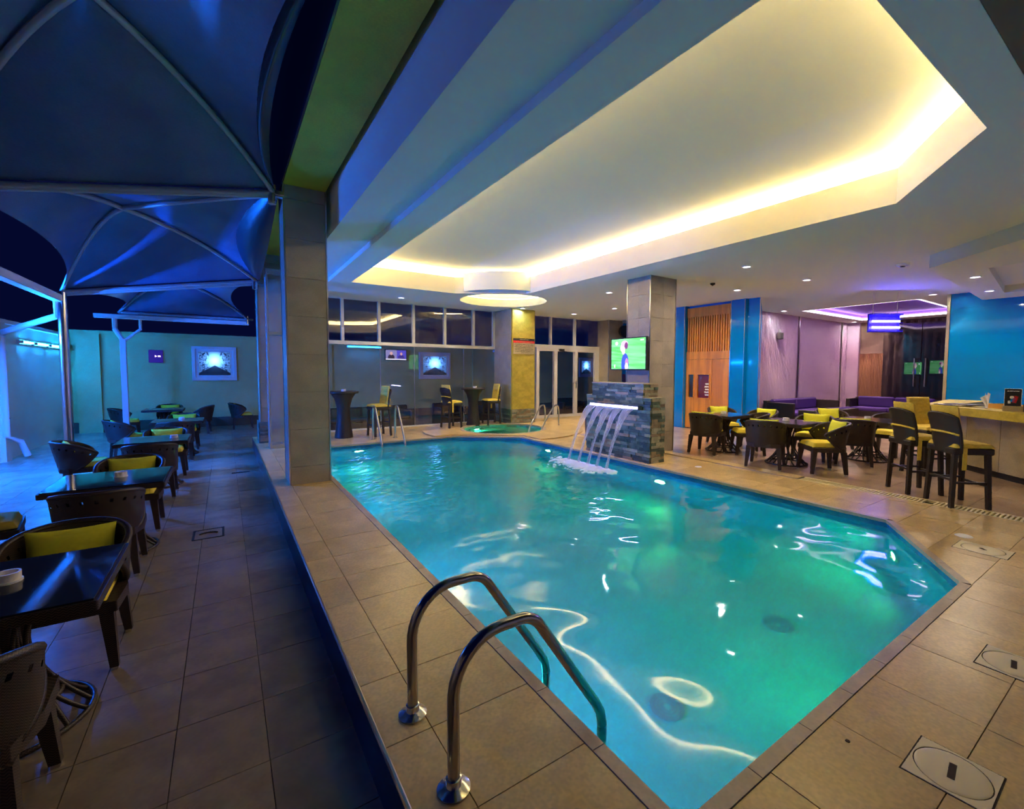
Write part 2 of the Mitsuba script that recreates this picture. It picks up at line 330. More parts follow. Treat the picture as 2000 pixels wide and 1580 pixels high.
pool_lamp((3.4, .955, -.55), (0, 1, 0), GREEN * POOL_L * 1.3, 'green underwater lamp in the near end wall of the pool')
for y, o in ((2.3, 'nearest the near ladder'), (4.6, 'second from the near ladder'), (6.9, 'below the tall pillar'), (9.2, 'nearest the far ladder')): pool_lamp((1.295, y, -.55), (1, 0, 0), ADDED_AQUA * POOL_L2 * 3.4, 'added blue fill lamp, unseen in the pool wall below the ledge, ' + o, 'added blue fill lamps below the ledge', r=.10)  # unseen lamps added to bring blue fill into the pool
pool_lamp((SPA_C[0] - .3, SPA_C[1] + 1.035, -.30), (.28, -.96, 0), np.array([.10, 1, .55]) * 34, 'green underwater lamp in the wall of the round spa')
def floor_drain(x, y, label):
    t = thing('pool_drain', label, 'drain')
    add('cover', place(lathe([(0, .012), (.13, .012), (.14, 0), (.0, 0)], 28), x, y, -D), 'pool_tile', t)
    for r in (.035, .065, .095, .12): add('ring', place(lathe([(r, .016), (r + .014, .016), (r + .014, .011), (r, .011), (r, .016)], 28), x, y, -D), 'pool_band', t)
floor_drain(4.04, 2.02, 'round slotted drain on the pool floor in the green glow')
floor_drain(2.52, 2.04, 'round drain on the pool floor close to the near ladder')

# ------------------------------------------------------------------ ceiling
REC = Polygon([(2.25, 1.0), (4.79, 1.0), (6.1, 1.97), (6.04, 9.28), (4.6, 10.22), (2.25, 10.22)])
CIRC = Point((6.15, 10.55)).buffer(1.14, 40)
VIO = sbox(14.4, 4.05, 18.7, 6.9)
BARD = Polygon([(9.2, 2.5), (14.1, 2.85), (14.1, -3), (4.3, -3)])
main = sbox(1.85, .71, 19.6, 12.75).difference(REC).difference(CIRC).difference(VIO).difference(BARD)
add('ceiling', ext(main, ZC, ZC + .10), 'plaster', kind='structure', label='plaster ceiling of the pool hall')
rec_w = REC.buffer(.10, join_style=2).difference(REC)
add('ceiling_fascia', ext(REC.buffer(.05, join_style=2).difference(REC), ZC, 3.83), 'fascia_paint', kind='structure', label='lit fascia of the large ceiling recess above the pool')
OUT = REC.buffer(.26, join_style=2)
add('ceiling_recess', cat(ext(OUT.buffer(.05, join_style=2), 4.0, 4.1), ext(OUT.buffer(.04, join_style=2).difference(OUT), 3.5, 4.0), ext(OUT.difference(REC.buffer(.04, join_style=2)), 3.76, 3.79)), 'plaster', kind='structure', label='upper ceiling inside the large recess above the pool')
# warm light line running in the recess trough
def strip(poly_pts, z0, z1, inset):
    V, Fc = [], []
    P = list(Polygon(poly_pts).exterior.coords) if not isinstance(poly_pts, Polygon) else list(poly_pts.exterior.coords)
    if not Polygon(P).exterior.is_ccw: P = P[::-1]
    for a, b in zip(P[:-1], P[1:]):
        n = len(V); V += [(a[0], a[1], z0), (b[0], b[1], z0), (b[0], b[1], z1), (a[0], a[1], z1)]
        Fc += [(n, n + 2, n + 1), (n, n + 3, n + 2)]
    return trimesh.Trimesh(V, Fc, process=False)
t = thing('cove_light', 'warm light strip running around the large ceiling recess over the pool', 'strip light')
sm_ = strip(REC.buffer(.07, join_style=2), 3.835, 3.996, 0)
add('light_tube', sm_, 'lamp_white', t, emit=WARM * COVE_L, w=14)
add('rail', ext(REC.buffer(.10, join_style=2).difference(REC.buffer(.073, join_style=2)), 3.80, 3.998), 'pvc_white', t)
# round recess above the spa
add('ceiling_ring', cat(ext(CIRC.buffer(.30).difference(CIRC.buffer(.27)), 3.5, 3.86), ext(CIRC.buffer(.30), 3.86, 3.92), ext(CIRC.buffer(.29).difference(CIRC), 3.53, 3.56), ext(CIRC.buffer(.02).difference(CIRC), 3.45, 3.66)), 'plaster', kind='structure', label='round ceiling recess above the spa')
t = thing('cove_light', 'warm ring shaped light strip in the round ceiling recess over the spa', 'strip light')
add('light_tube', strip(CIRC.buffer(.12), 3.60, 3.70, 0), 'lamp_white', t, emit=WARM * 10, w=3)
# step and bulkhead along the beam
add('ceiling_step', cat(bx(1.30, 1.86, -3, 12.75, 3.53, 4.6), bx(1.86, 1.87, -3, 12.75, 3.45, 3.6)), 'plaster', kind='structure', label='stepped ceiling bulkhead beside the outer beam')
add('ceiling_near', bx(1.86, 19.6, -3, .70, 3.43, 3.55), 'dark_ceiling', kind='structure', label='ceiling nearest the viewer, its unlit darkness put into the colour')  # dark brown stands in for this ceiling being unlit
kb = add('beam', bx(.71, 1.23, -3, 12.75, 4.08, 6.4), 'olive_light_tint', kind='structure', label='beam over the pillars, warm and green light put into its olive colour')
add('trim_9', bx(.69, .708, -3, 12.75, 4.08, 6.4), 'canopy_dark', kind='structure', label='dark outer facade above the pillars')
add('roof_slab', bx(1.23, 19.6, -3, 13, 4.62, 4.7), 'dark_ceiling', kind='structure', label='roof slab over the hall')
# dropped ceiling over the bar
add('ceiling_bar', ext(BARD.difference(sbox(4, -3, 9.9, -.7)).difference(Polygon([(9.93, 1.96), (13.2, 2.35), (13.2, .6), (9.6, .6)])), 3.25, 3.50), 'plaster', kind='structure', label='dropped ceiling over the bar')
add('ceiling_bar_recess', ext(Polygon([(9.83, 1.99), (13.3, 2.4), (13.3, .5), (9.5, .5)]), 3.40, 3.50), 'white_paint', kind='structure', label='raised white panel in the bar ceiling')
# violet lounge recess
add('ceiling_violet', ext(VIO.buffer(.02), 3.62, 3.70), 'violet_light_tint', kind='structure', label='ceiling panel over the far lounge, violet lamp light put into its colour')
k = add('ceiling_violet_side', ext(VIO.buffer(.03, join_style=2).difference(VIO), 3.5, 3.64), 'violet_light_tint', kind='structure', label='sides of the violet ceiling recess')
t = thing('lounge_strip_light', 'rectangular pinkish white strip light framing the violet lounge ceiling', 'strip light')
for (x0, x1, y0, y1) in ((14.4, 18.7, 4.05, 4.15), (14.4, 18.7, 6.8, 6.9), (14.4, 14.5, 4.15, 6.8), (18.6, 18.7, 4.15, 6.8)):
    add('light_bar', bx(x0, x1, y0, y1, 3.46, 3.50), 'lamp_white', t, emit=np.array([1, .72, 1.0]) * VIOLET_L, w=1)

# downlights
def downlight(x, y, z, label, p=1.0):
    t = thing('downlight', label, 'ceiling light')
    add('trim_ring', place(lathe([(.055, 0), (.085, 0), (.085, -.012), (.06, -.016), (.055, 0)], 24), x, y, z), 'white_alu', t, smooth=40)
    add('lens', disc((x, y, z - .006), (0, 0, -1), .055, 20), 'lamp_white', t, emit=SPOT * DOWN_L * p, w=1)
for (x, y, s, p) in ((3.76, 11.6, 'by the window wall above the left high table', .6), (7.3, 11.42, 'right in front of the yellow signed pillar', 2.2), (9.35, 11.54, 'in front of the glass entrance door', 1), (7.48, 7.93, 'left of the television pillar top', 1), (9.47, 9.81, 'beyond the television pillar, toward the door', 1),
                  (7.58, 4.58, 'nearest the ceiling recess, right of the television pillar', 1.2), (9.62, 4.53, 'above the lounge tables, third from the pillar', 1.2), (9.56, 5.99, 'in front of the wooden wall panel', 1.2), (13.92, 7.18, 'washing the left part of the ribbed purple wall', 3.2), (18.9, 7.2, 'in the far corner of the ribbed purple wall', 3.2), (13.75, 3.64, 'beside the top left corner of the large blue wall', 1.2)):
    downlight(x, y, ZC, 'small bright downlight ' + s, p)
downlight(10.6, 2.25, 3.25, 'small bright downlight in the dropped bar ceiling, left one', 1.1)
downlight(12.6, 2.45, 3.25, 'small bright downlight in the dropped bar ceiling, right one by the blue wall', 1.1)
for (x, y, s) in ((9.0, 5.0, None),): pass
def ceil_disc(name, x, y, r, label, c, mat='white_paint'):
    t = thing(name, label, c)
    add('base', place(lathe([(0, 0), (r, 0), (r, -.015), (r * .8, -.035), (0, -.04)], 24), x, y, ZC), mat, t, smooth=40)
    add('core', place(lathe([(0, -.04), (r * .35, -.04), (r * .3, -.052), (0, -.055)], 16), x, y, ZC), 'charcoal', t, smooth=40)
ceil_disc('smoke_detector', 9.55, 2.95, .10, 'round smoke detector on the ceiling near the dropped bar ceiling', 'smoke detector')
ceil_disc('sprinkler_head', 8.45, 5.85, .05, 'small dark ceiling fitting right of the television pillar', 'sprinkler', 'charcoal')

# ------------------------------------------------------------------ pillars
def clad_pillar(name, x0, x1, y0, y1, z0, z1, pitch, zoff, label, edge='steel', cols=1, stone_to=None):
    k = add(name, bx(x0 + .015, x1 - .015, y0 + .015, y1 - .015, z0, z1), 'grout', kind='structure', label=label)
    z = z0; levels = [z0]
    zz = zoff
    while zz < z1 - .02:
        if zz > z0 + .05: levels.append(zz)
        zz += pitch
    levels.append(z1)
    for a, b in zip(levels[:-1], levels[1:]):
        if stone_to is not None and b <= stone_to + 1e-6: continue
        for i in range(cols):
            u0, u1 = x0 + .012 + (x1 - x0 - .024) * i / cols, x0 + .012 + (x1 - x0 - .024) * (i + 1) / cols
            v0, v1 = y0 + .012 + (y1 - y0 - .024) * i / cols, y0 + .012 + (y1 - y0 - .024) * (i + 1) / cols
            for m in (bx(u0 + .001, u1 - .001, y0, y0 + .014, a + .0015, b - .0015), bx(x0, x0 + .014, v0 + .001, v1 - .001, a + .0015, b - .0015)):
                add('panel', m, PILL[rnd.randrange(2)], k)
        add('panel', bx(x1 - .014, x1, y0 + .012, y1 - .012, a + .0015, b - .0015), PILL[0], k)
        add('panel', bx(x0 + .012, x1 - .012, y1 - .014, y1, a + .0015, b - .0015), PILL[0], k)
    for (x, y) in ((x0, y0), (x1, y0), (x0, y1), (x1, y1)): add('edge_trim', bx(x - .008, x + .008, y - .008, y + .008, z0, z1), edge, k)
    return k
clad_pillar('pillar', .71, 1.23, 7.05, 7.57, 0, 4.08, .521, .25, 'tall stone clad pillar standing on the ledge at the pool edge')
kp2 = clad_pillar('pillar', .62, 1.23, 11.5, 12.1, 0, 4.08, .521, .25, 'stone clad pillar at the far end of the ledge')
ktv = clad_pillar('pillar', 6.77, 7.52, 6.04, 6.64, 0, ZC, .45, .40, 'stone clad pillar carrying the television behind the waterfall', cols=2)
# sign pillar by the entrance, yellow panels over a stacked stone base
k = add('pillar', bx(7.05, 7.88, 11.62, 12.65, 0, ZC), 'bar_stone', kind='structure', label='yellow pillar with a notice beside the glass door')
for a, b in ((.45, 1.2), (1.2, 1.95), (1.95, 2.7), (2.7, 3.44)):
    add('panel', bx(7.06, 7.87, 11.60, 11.625, a + .002, b - .002), 'bar_stone', k)
    add('panel', bx(7.035, 7.055, 11.63, 12.64, a + .002, b - .002), PILL[0], k)
for j in range(10):
    x = 7.05; z0 = .002 + j * .0445
    while x < 7.87:
        w = min(rnd.uniform(.10, .24), 7.88 - x)
        add('stone', bx(x + .002, x + w - .002, 11.595 - rnd.uniform(0, .02), 11.63, z0, z0 + .042), SLATE[rnd.choice((2, 2, 1, 4))], k); x += w
    add('stone', bx(7.03 - rnd.uniform(0, .015), 7.06, 11.63, 12.1, z0, z0 + .042), SLATE[rnd.choice((0, 1))], k)
    add('stone', bx(7.03 - rnd.uniform(0, .015), 7.06, 12.105, 12.64, z0, z0 + .042), SLATE[rnd.choice((0, 1))], k)
clad_pillar('pillar', 11.42, 12.1, 12.1, 12.7, 0, ZC, .6, .6, 'pale pillar right of the glass entrance door')

# ------------------------------------------------------------------ glass wall and door to the terrace
k = key('window_1'); lab(k, 'wall of dark glass panes in a white frame beyond the pool', kind='structure')
GY = 12.65
mull = [1.65, 2.55, 3.48, 4.43, 5.37, 6.30, 7.0]
for x in mull: add('mullion', bx(x - .035, x + .035, GY - .05, GY + .05, 2.36, ZC), 'white_alu', k)
add('transom', bx(1.25, 7.04, GY - .055, GY + .055, 2.27, 2.36), 'white_alu', k)
add('bottom_rail', bx(1.25, 7.04, GY - .05, GY + .05, 0, .035), 'white_alu', k)
for a, b in zip([1.27] + mull[:-1], mull): add('pane', quad((a, GY, 2.36), (b, GY, 2.36), (b, GY, ZC), (a, GY, ZC)), 'pane_glass', k)
low = [1.27, 2.2, 3.5, 4.45, 5.98, 7.03]
for a, b in zip(low[:-1], low[1:]):
    add('pane', quad((a + .004, GY, .03), (b - .004, GY, .03), (b - .004, GY, 2.27), (a + .004, GY, 2.27)), 'pane_glass', k)
for x in low[1:-1]: add('pane_edge', bx(x - .008, x + .008, GY - .012, GY + .012, .03, 2.27), 'steel', k)
k = key('door_1'); lab(k, 'white framed glass entrance door with side panes', kind='structure')
add('transom', bx(7.9, 11.42, GY - .055, GY + .055, 2.40, 2.50), 'white_alu', k)
for x in (9.22, 10.28): add('mullion', bx(x - .035, x + .035, GY - .05, GY + .05, 2.5, ZC), 'white_alu', k)
for a, b in ((7.9, 9.22), (9.22, 10.28), (10.28, 11.42)): add('pane', quad((a, GY, 2.5), (b, GY, 2.5), (b, GY, ZC), (a, GY, ZC)), 'pane_glass', k)
add('frame', cat(bx(8.62, 8.74, GY - .05, GY + .05, 0, 2.4), bx(9.36, 9.50, GY - .05, GY + .05, 0, 2.4), bx(10.26, 10.40, GY - .05, GY + .05, 0, 2.4), bx(11.22, 11.42, GY - .05, GY + .05, 0, 2.4), bx(8.62, 11.3, GY - .05, GY + .05, 2.28, 2.4), bx(8.62, 11.3, GY - .05, GY + .05, 0, .09)), 'white_alu', k)
for a, b in ((7.9, 8.62), (8.74, 9.36), (9.5, 10.26), (10.4, 11.22)): add('pane', quad((a, GY, .05), (b, GY, .05), (b, GY, 2.35), (a, GY, 2.35)), 'pane_glass', k)
add('handle', cat(bx(10.31, 10.34, GY - .09, GY - .05, 1.0, 1.25), bx(10.14, 10.34, GY - .11, GY - .085, 1.17, 1.195)), 'steel', k)
add('closer', cat(bev(9.55, 9.75, GY - .12, GY - .05, 2.30, 2.37), tube([(9.6, GY - .09, 2.3), (9.9, GY - .08, 2.27)], .012, 8)), 'charcoal', k)

# ------------------------------------------------------------------ walls of the lounge
kw = add('wall_lounge', ext(Polygon([(10.8, 9.0), (10.8, 8.32), (10.95, 8.32), (10.95, 6.95), (10.85, 6.95), (10.85, 6.55), (10.95, 6.55), (10.95, 6.22), (13.4, 7.56), (13.4, 9.0)]), 0, ZC), 'blue_glass', kind='structure', label='glossy blue glass wall block behind the lounge tables')
for y0, y1, x in ((8.33, 8.98, 10.8), (6.565, 6.94, 10.85)): add('panel', bx(x - .012, x - .001, y0, y1, .02, ZC - .01), 'blue_glass', kw)
for a, b in ((.02, .85), (.86, 1.70), (1.71, 2.55), (2.56, 3.44)): add('panel', bx(10.938, 10.949, 6.23, 6.53, a, b), 'blue_glass', kw)
for (x, y) in ((10.79, 8.34), (10.84, 6.94), (10.84, 6.56), (10.94, 6.22)): add('edge_trim', bx(x - .012, x + .004, y - .008, y + .008, 0, ZC), 'steel', kw)
kk = add('wall_wood_panel', bx(10.90, 10.94, 6.96, 8.31, .0, 3.35), 'groove', kind='structure', label='tall orange wood wall panel with a grooved upper part')
add('top_board', bx(10.86, 10.91, 6.96, 8.31, 3.12, 3.38), 'wood', kk)
n = 18
for i in range(n):
    y0 = 6.97 + i * (1.33 / n)
    add('slat', bx(10.86, 10.91, y0 + .014, y0 + 1.33 / n - .014, 2.16, 3.12), 'wood', kk)
add('middle_board', bx(10.86, 10.91, 6.96, 8.31, 1.95, 2.16), 'wood', kk)
wd = [(bx(10.86, 10.91, 7.48, 8.31, .02, .88)), (bx(10.86, 10.91, 7.48, 8.31, 1.53, 1.943)), bx(10.86, 10.91, 8.22, 8.31, .88, 1.53), bx(10.86, 10.91, 7.92, 8.05, .88, 1.53), bx(10.86, 10.91, 7.48, 7.55, .88, 1.53)]
add('door', cat(*wd), 'wood', kk)
add('side_board', bx(10.86, 10.91, 6.96, 7.472, .02, 1.943), 'wood', kk)
for (y0, y1, m) in ((8.05, 8.22, 'charcoal'), (7.55, 7.92, 'maroon')):
    f = add('glazed_opening', cat(bx(10.84, 10.862, y0 - .02, y1 + .02, .86, .885), bx(10.84, 10.862, y0 - .02, y1 + .02, 1.525, 1.55), bx(10.84, 10.862, y0 - .02, y0, .885, 1.525), bx(10.84, 10.862, y1, y1 + .02, .885, 1.525)), 'wood', kk)
    add('back_plate', bx(10.895, 10.90, y0, y1, .88, 1.53), m, f)
    add('glass', quad((10.85, y0, .885), (10.85, y1, .885), (10.85, y1, 1.525), (10.85, y0, 1.525)), 'pane_glass', f)
for i in range(5): add('mark', bx(10.893, 10.895, 7.58, 7.70 + .02 * (i % 2), .95 + i * .075, .99 + i * .075), 'paper', 'wall_wood_panel__glazed_opening_001')
# ribbed purple wall
def ribbed(x0, x1, y, z0, z1, pitch, dep, axis='x', face=-1):
    n = int((x1 - x0) / pitch); xs, ys = [], []
    for i in range(n):
        a = x0 + i * pitch
        xs += [a, a + pitch * .25, a + pitch * .35, a + pitch * .9]; ys += [y, y, y + face * dep, y + face * dep]
    V = np.array([(a, b, z) for a, b in zip(xs, ys) for z in (z0, z1)], float)
    if axis == 'y': V = V[:, [1, 0, 2]]
    Fc = []
    for i in range(len(xs) - 1): Fc += [(2 * i, 2 * i + 2, 2 * i + 3), (2 * i, 2 * i + 3, 2 * i + 1)]
    return trimesh.Trimesh(V, Fc, process=False)
kp = key('wall_purple'); lab(kp, 'ribbed mauve wall lit by downlights in the far lounge', kind='structure')
add('backing', bx(13.3, 19.6, 7.63, 7.75, 0, ZC), 'purple_wall', kp)
add('rib_panel', ribbed(13.35, 15.72, 7.62, 0, ZC, .075, .018), 'purple_wall', kp)
add('rib_panel', ribbed(15.78, 18.9, 7.62, 0, ZC, .075, .018), 'purple_wall', kp)
add('rib_panel', ribbed(18.95, 19.4, 7.60, 0, ZC, .075, .018), 'purple_wall', kp)
add('joint_trim', bx(15.73, 15.77, 7.58, 7.62, 0, ZC), 'steel', kp)
add('joint_trim', bx(18.9, 18.94, 7.56, 7.62, 0, ZC), 'steel', kp)
add('trim_4', bx(19.38, 19.5, 7.2, 7.63, 0, ZC), 'purple_wall', kind='structure', label='corner pilaster at the end of the ribbed purple wall')
ke = key('wall_end_lounge'); lab(ke, 'dark end wall of the far lounge with ribbed terracotta part and glass doors', kind='structure')
add('backing', bx(19.52, 19.6, -3, 7.63, 0, ZC), 'curtain', ke)
add('rib_panel', ribbed(6.45, 7.2, 19.5, 0, 2.3, .05, .02, 'y'), 'terracotta_wall', ke)
for i in range(9):
    y = 4.6 + i * .21
    add('curtain_fold', tube([(19.45, y, 0), (19.45, y, ZC - .05)], .07, 8), 'curtain', ke, smooth=True)
kd = key('door_2'); lab(kd, 'dark tinted double glass doors with tall steel pull handles', kind='structure')
for a, b in ((4.0, 5.31), (5.33, 6.4)):
    add('pane', quad((19.25, a, .02), (19.25, b, .02), (19.25, b, 3.3), (19.25, a, 3.3)), 'dark_glass', kd)
for y in (5.17, 5.47): add('handle', cat(tube([(19.16, y, 1.15), (19.16, y, 2.10)], .017, 10), tube([(19.16, y, 1.3), (19.25, y, 1.3)], .01, 6), tube([(19.16, y, 1.95), (19.25, y, 1.95)], .01, 6)), 'steel', kd, smooth=40)
kb2 = add('wall_blue', bx(14.1, 14.3, -3, 3.40, 0, ZC), 'blue_glass', kind='structure', label='large glossy blue wall behind the bar')
for j, (z0, z1) in enumerate(((0, .62), (.625, 1.24), (1.245, 1.86), (1.865, 2.48), (2.485, 3.1), (3.105, 3.44))):
    for i in range(3): add('panel', bx(14.088, 14.1, 3.38 - (i + 1) * 1.6, 3.38 - i * 1.6 - .004, z0, z1), 'blue_glass', kb2)
add('edge_trim', bx(14.07, 14.13, 3.39, 3.45, 0, ZC), 'bar_panel', kb2)
add('wall_side_lounge', bx(14.3, 19.6, -3.1, -3.0, 0, ZC), 'purple_wall', kind='structure', label='side wall of the lounge')
kn = add('wall_north_lounge', bx(12.1, 14.2, GY, GY + .1, 0, ZC), 'blue_glass', kind='structure', label='dark blue wall at the back beyond the television pillar')
add('lower_panel', bx(12.1, 14.2, GY - .03, GY, 0, 1.5), 'purple_fabric', kn)
add('wall_east_back', bx(13.9, 14.0, 9.0, 12.65, 0, ZC), 'blue_glass', kind='structure', label='blue side wall at the back of the lounge')
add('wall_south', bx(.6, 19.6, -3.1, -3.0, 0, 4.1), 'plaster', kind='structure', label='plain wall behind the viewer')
# terrace enclosure
add('wall_left', bx(-3.85, -3.65, -3, 18.1, ZA, 2.50), 'left_paint', kind='structure', label='pale boundary wall along the aisle')
add('trim_5', bx(-3.88, -3.60, -3, 18.1, 2.50, 2.58), 'white_paint', kind='structure', label='coping of the left boundary wall')
for y in (4.0, 8.6, 13.35, 18.0): add('trim_6', bx(-3.66, -3.57, y - .14, y + .14, ZA, 2.5), 'left_paint', kind='structure', label='flat pilaster on the left boundary wall')
add('wall_end', bx(-3.85, 16.0, 18.1, 18.3, ZA, 2.66), 'cream_paint', kind='structure', label='cream end wall of the terrace')
add('trim_7', bx(-3.85, 16.0, 18.04, 18.33, 2.60, 2.70), 'cream_paint', kind='structure', label='coping of the terrace end wall')
for x in (-3.2, 3.0, 9.2): add('trim_8', bx(x - .25, x + .25, 18.0, 18.1, ZA, 2.6), 'cream_paint', kind='structure', label='flat pilaster on the terrace end wall')
add('baseboard_end', bx(-3.65, 16, 18.06, 18.1, ZA, ZA + .3), 'grout', kind='structure', label='dark baseboard of the terrace end wall')
# folded glass partition stacked at the far pillar
k = thing('folding_partition', 'stack of folded glass panels beside the far ledge pillar', 'partition')
for i in range(4):
    y = 10.55 + i * .11
    add('panel_frame', cat(bx(.72, .75, y, y + .045, 0, 3.6), bx(1.12, 1.15, y, y + .045, 0, 3.6), bx(.72, 1.15, y, y + .045, 3.55, 3.6), bx(.72, 1.15, y, y + .045, 0, .08), bx(.72, 1.15, y, y + .045, 2.3, 2.36)), 'frame_paint', k)
    add('glass', quad((.75, y + .02, .08), (1.12, y + .02, .08), (1.12, y + .02, 3.55), (.75, y + .02, 3.55)), 'pane_glass', k)
for j in range(11):
    for (x0, x1, y0, y1) in ((.60, .80, 11.46, 11.5), (.805, 1.02, 11.46, 11.5), (1.025, 1.24, 11.46, 11.5), (.58, .62, 11.5, 11.78), (.58, .62, 11.785, 12.08)):
        add('stone', bx(x0, x1, y0 - rnd.uniform(0, .012), y1, .002 + j * .042, .002 + j * .042 + .039), SLATE[rnd.choice((0, 1, 4))], kp2)

# ------------------------------------------------------------------ shade canopy over the aisle
def rib_path(P, C, n=14):
    P, C = np.array(P, float), np.array(C, float); t = np.linspace(0, 1, n)
    Q = P + (C - P) * t[:, None]; Q[:, 2] = P[2] + (C[2] - P[2]) * (1 - (1 - t) ** 1.9); return Q
def canopy(label, NL, NR, FL, FR, C, sag=.10, cut=.42, valance=True, flap=1.0):
    t = thing('shade_canopy', label, 'canopy')
    R = {n: rib_path(p, C) for n, p in (('NL', NL), ('NR', NR), ('FL', FL), ('FR', FR))}
    for a, b, inw in (('NL', 'NR', None), ('FL', 'FR', None), ('NR', 'FR', -1), ('NL', 'FL', 1)):
        A, B = R[a], R[b]
        def Pf(u, v):
            tt = u * 13; i = np.minimum(tt.astype(int), 12); f = (tt - i)[..., None]
            pa = A[i] * (1 - f) + A[i + 1] * f; pb = B[i] * (1 - f) + B[i + 1] * f
            p = pa * (1 - v[..., None]) + pb * v[..., None]
            k4 = 4 * v * (1 - v)
            p[..., 2] += .055 - sag * k4 * (1 - u) * u * 3
            if inw: p[..., 0] += inw * cut * k4 * (1 - u) ** 1.6; p[..., 2] += .10 * k4 * (1 - u)
            return p
        m, _ = grid(Pf, 26, 24)
        add('fabric_panel', m, 'canopy_fabric', t, smooth=True)
    for n in R: add('rib', tube(R[n], .032, 8), 'frame_paint', t, smooth=True)
    for a, b in ((NL, NR), (FL, FR)): add('edge_tube', tube([a, b], .038, 10), 'frame_paint', t, smooth=40)
    if valance:
        a, b = np.array(NR, float), np.array(FR, float)
        def Vf(u, v):
            p = a + (b - a) * u[..., None]; k4 = 4 * u * (1 - u)
            q = p.copy(); q[..., 0] -= cut * k4; q[..., 2] += .10 * k4 + .05
            w = p.copy(); w[..., 0] += .05; w[..., 2] -= .10 * k4; w = q + (w - q) * flap
            mid = np.sin(v * PI)[..., None] * np.array([-.04, 0, -.10]) * k4[..., None]
            return q * (1 - v[..., None]) + w * v[..., None] + mid
        m, _ = grid(Vf, 24, 8)
        add('gutter_flap', m, 'canopy_dark', t, smooth=True)
    for p in (NR, FR): add('bracket', cat(tube([(p[0] - .02, p[1], p[2] - .12), (p[0] - .02, p[1], p[2] + .10)], .05, 10), bx(p[0], .72, p[1] - .04, p[1] + .04, p[2] - .02, p[2] + .03)), 'steel', t, smooth=40)
    return t
K1 = canopy('large blue lit shade canopy bay nearest the viewer, crossing ribs under pale fabric', (-2.3, 2.9, 3.3), (.6, 2.9, 4.08), (-2.3, 7.05, 3.39), (.6, 7.05, 3.93), (-.80, 5.0, 4.52), cut=.28, flap=.35)
K2 = canopy('middle shade canopy bay with two curved ribs crossing, beyond the cross tube', (-2.3, 7.07, 3.37), (.6, 7.07, 3.91), (-2.3, 11.3, 2.93), (.6, 11.3, 3.45), (-1.18, 9.2, 3.98), cut=.38)
K3 = canopy('farthest low shade canopy bay before the cream end wall', (-2.3, 11.33, 2.90), (.6, 11.33, 3.40), (-2.15, 15.5, 3.02), (.6, 15.5, 3.02), (-.9, 13.4, 3.62), valance=False)
add('post', tube([(-2.3, 11.3, ZA), (-2.3, 11.3, 2.93)], .065, 16), 'steel', K2, smooth=40)
add('post', tube([(-2.3, 7.07, ZA), (-2.3, 7.07, 3.37)], .065, 16), 'steel', K2, smooth=40)
add('gutter_beam', bev(-2.42, -2.28, 7.07, 11.25, 2.76, 2.88, .01), 'pvc_white', K2)
add('end_beam', bev(-2.62, .62, 15.46, 15.56, 2.86, 2.97, .008), 'pvc_white', K3)
add('post', cat(bev(-2.16, -2.04, 15.45, 15.57, ZA, 2.35, .008), tube([(-2.10, 15.51, 2.32), (-2.24, 15.51, 2.6), (-2.24, 15.51, 2.88)], .055, 8), tube([(-2.08, 15.51, 2.30), (-1.75, 15.51, 2.62), (-1.75, 15.51, 2.88)], .035, 8)), 'pvc_white', K3)
t = thing('downpipe', 'pale drain pipe running from the canopy gutter to the left wall and down', 'pipe')
add('upper_run', tube([(-2.36, 11.28, 2.80), (-2.36, 11.32, 2.52), (-3.53, 13.2, 2.30), (-3.56, 13.24, 2.2)], .055, 10), 'pvc_white', t, smooth=40)
add('drop', tube([(-3.56, 13.24, 2.25), (-3.56, 13.24, .25), (-3.45, 13.5, .12), (-3.38, 13.6, ZA + .06)], .055, 10), 'pvc_white', t, smooth=40)
for z in (.6, 1.9): add('clip', bx(-3.65, -3.49, 13.22, 13.26, z, z + .03), 'steel', t)

# wall tubes along the aisle (blue light); the far three stand in for light streaks
def wall_tube(y0, y1, label, w=4, p=1.0):
    t = thing('wall_light', label, 'wall light')
    add('batten', bev(-3.65, -3.60, y0, y1, 2.12, 2.22, .006), 'pvc_white', t)
    add('tube', tube([(-3.575, y0 + .03, 2.17), (-3.575, y1 - .03, 2.17)], .022, 10), 'lamp_white', t, emit=(BLUE if p > 2 else BLUE + np.array([0, .07, 0])) * TUBE_L * p, w=w)
    for y in (y0 + .015, y1 - .015): add('end_cap', bx(-3.61, -3.545, y - .015, y + .015, 2.14, 2.20), 'white_alu', t)
wall_tube(16.3, 17.7, 'glowing tube drawing a blue white light streak on the left wall, farthest piece beside the canopy post', 2)
wall_tube(15.25, 16.15, 'glowing tube drawing a bright blue white light streak on the left wall, middle piece of the glowing row', 2)
wall_tube(14.35, 15.1, 'glowing tube drawing a bright blue white light streak on the left wall, piece nearest the downpipe', 2)
wall_tube(10.3, 11.5, 'blue tube light on the left wall beside the middle canopy bay', 10, 14.0)
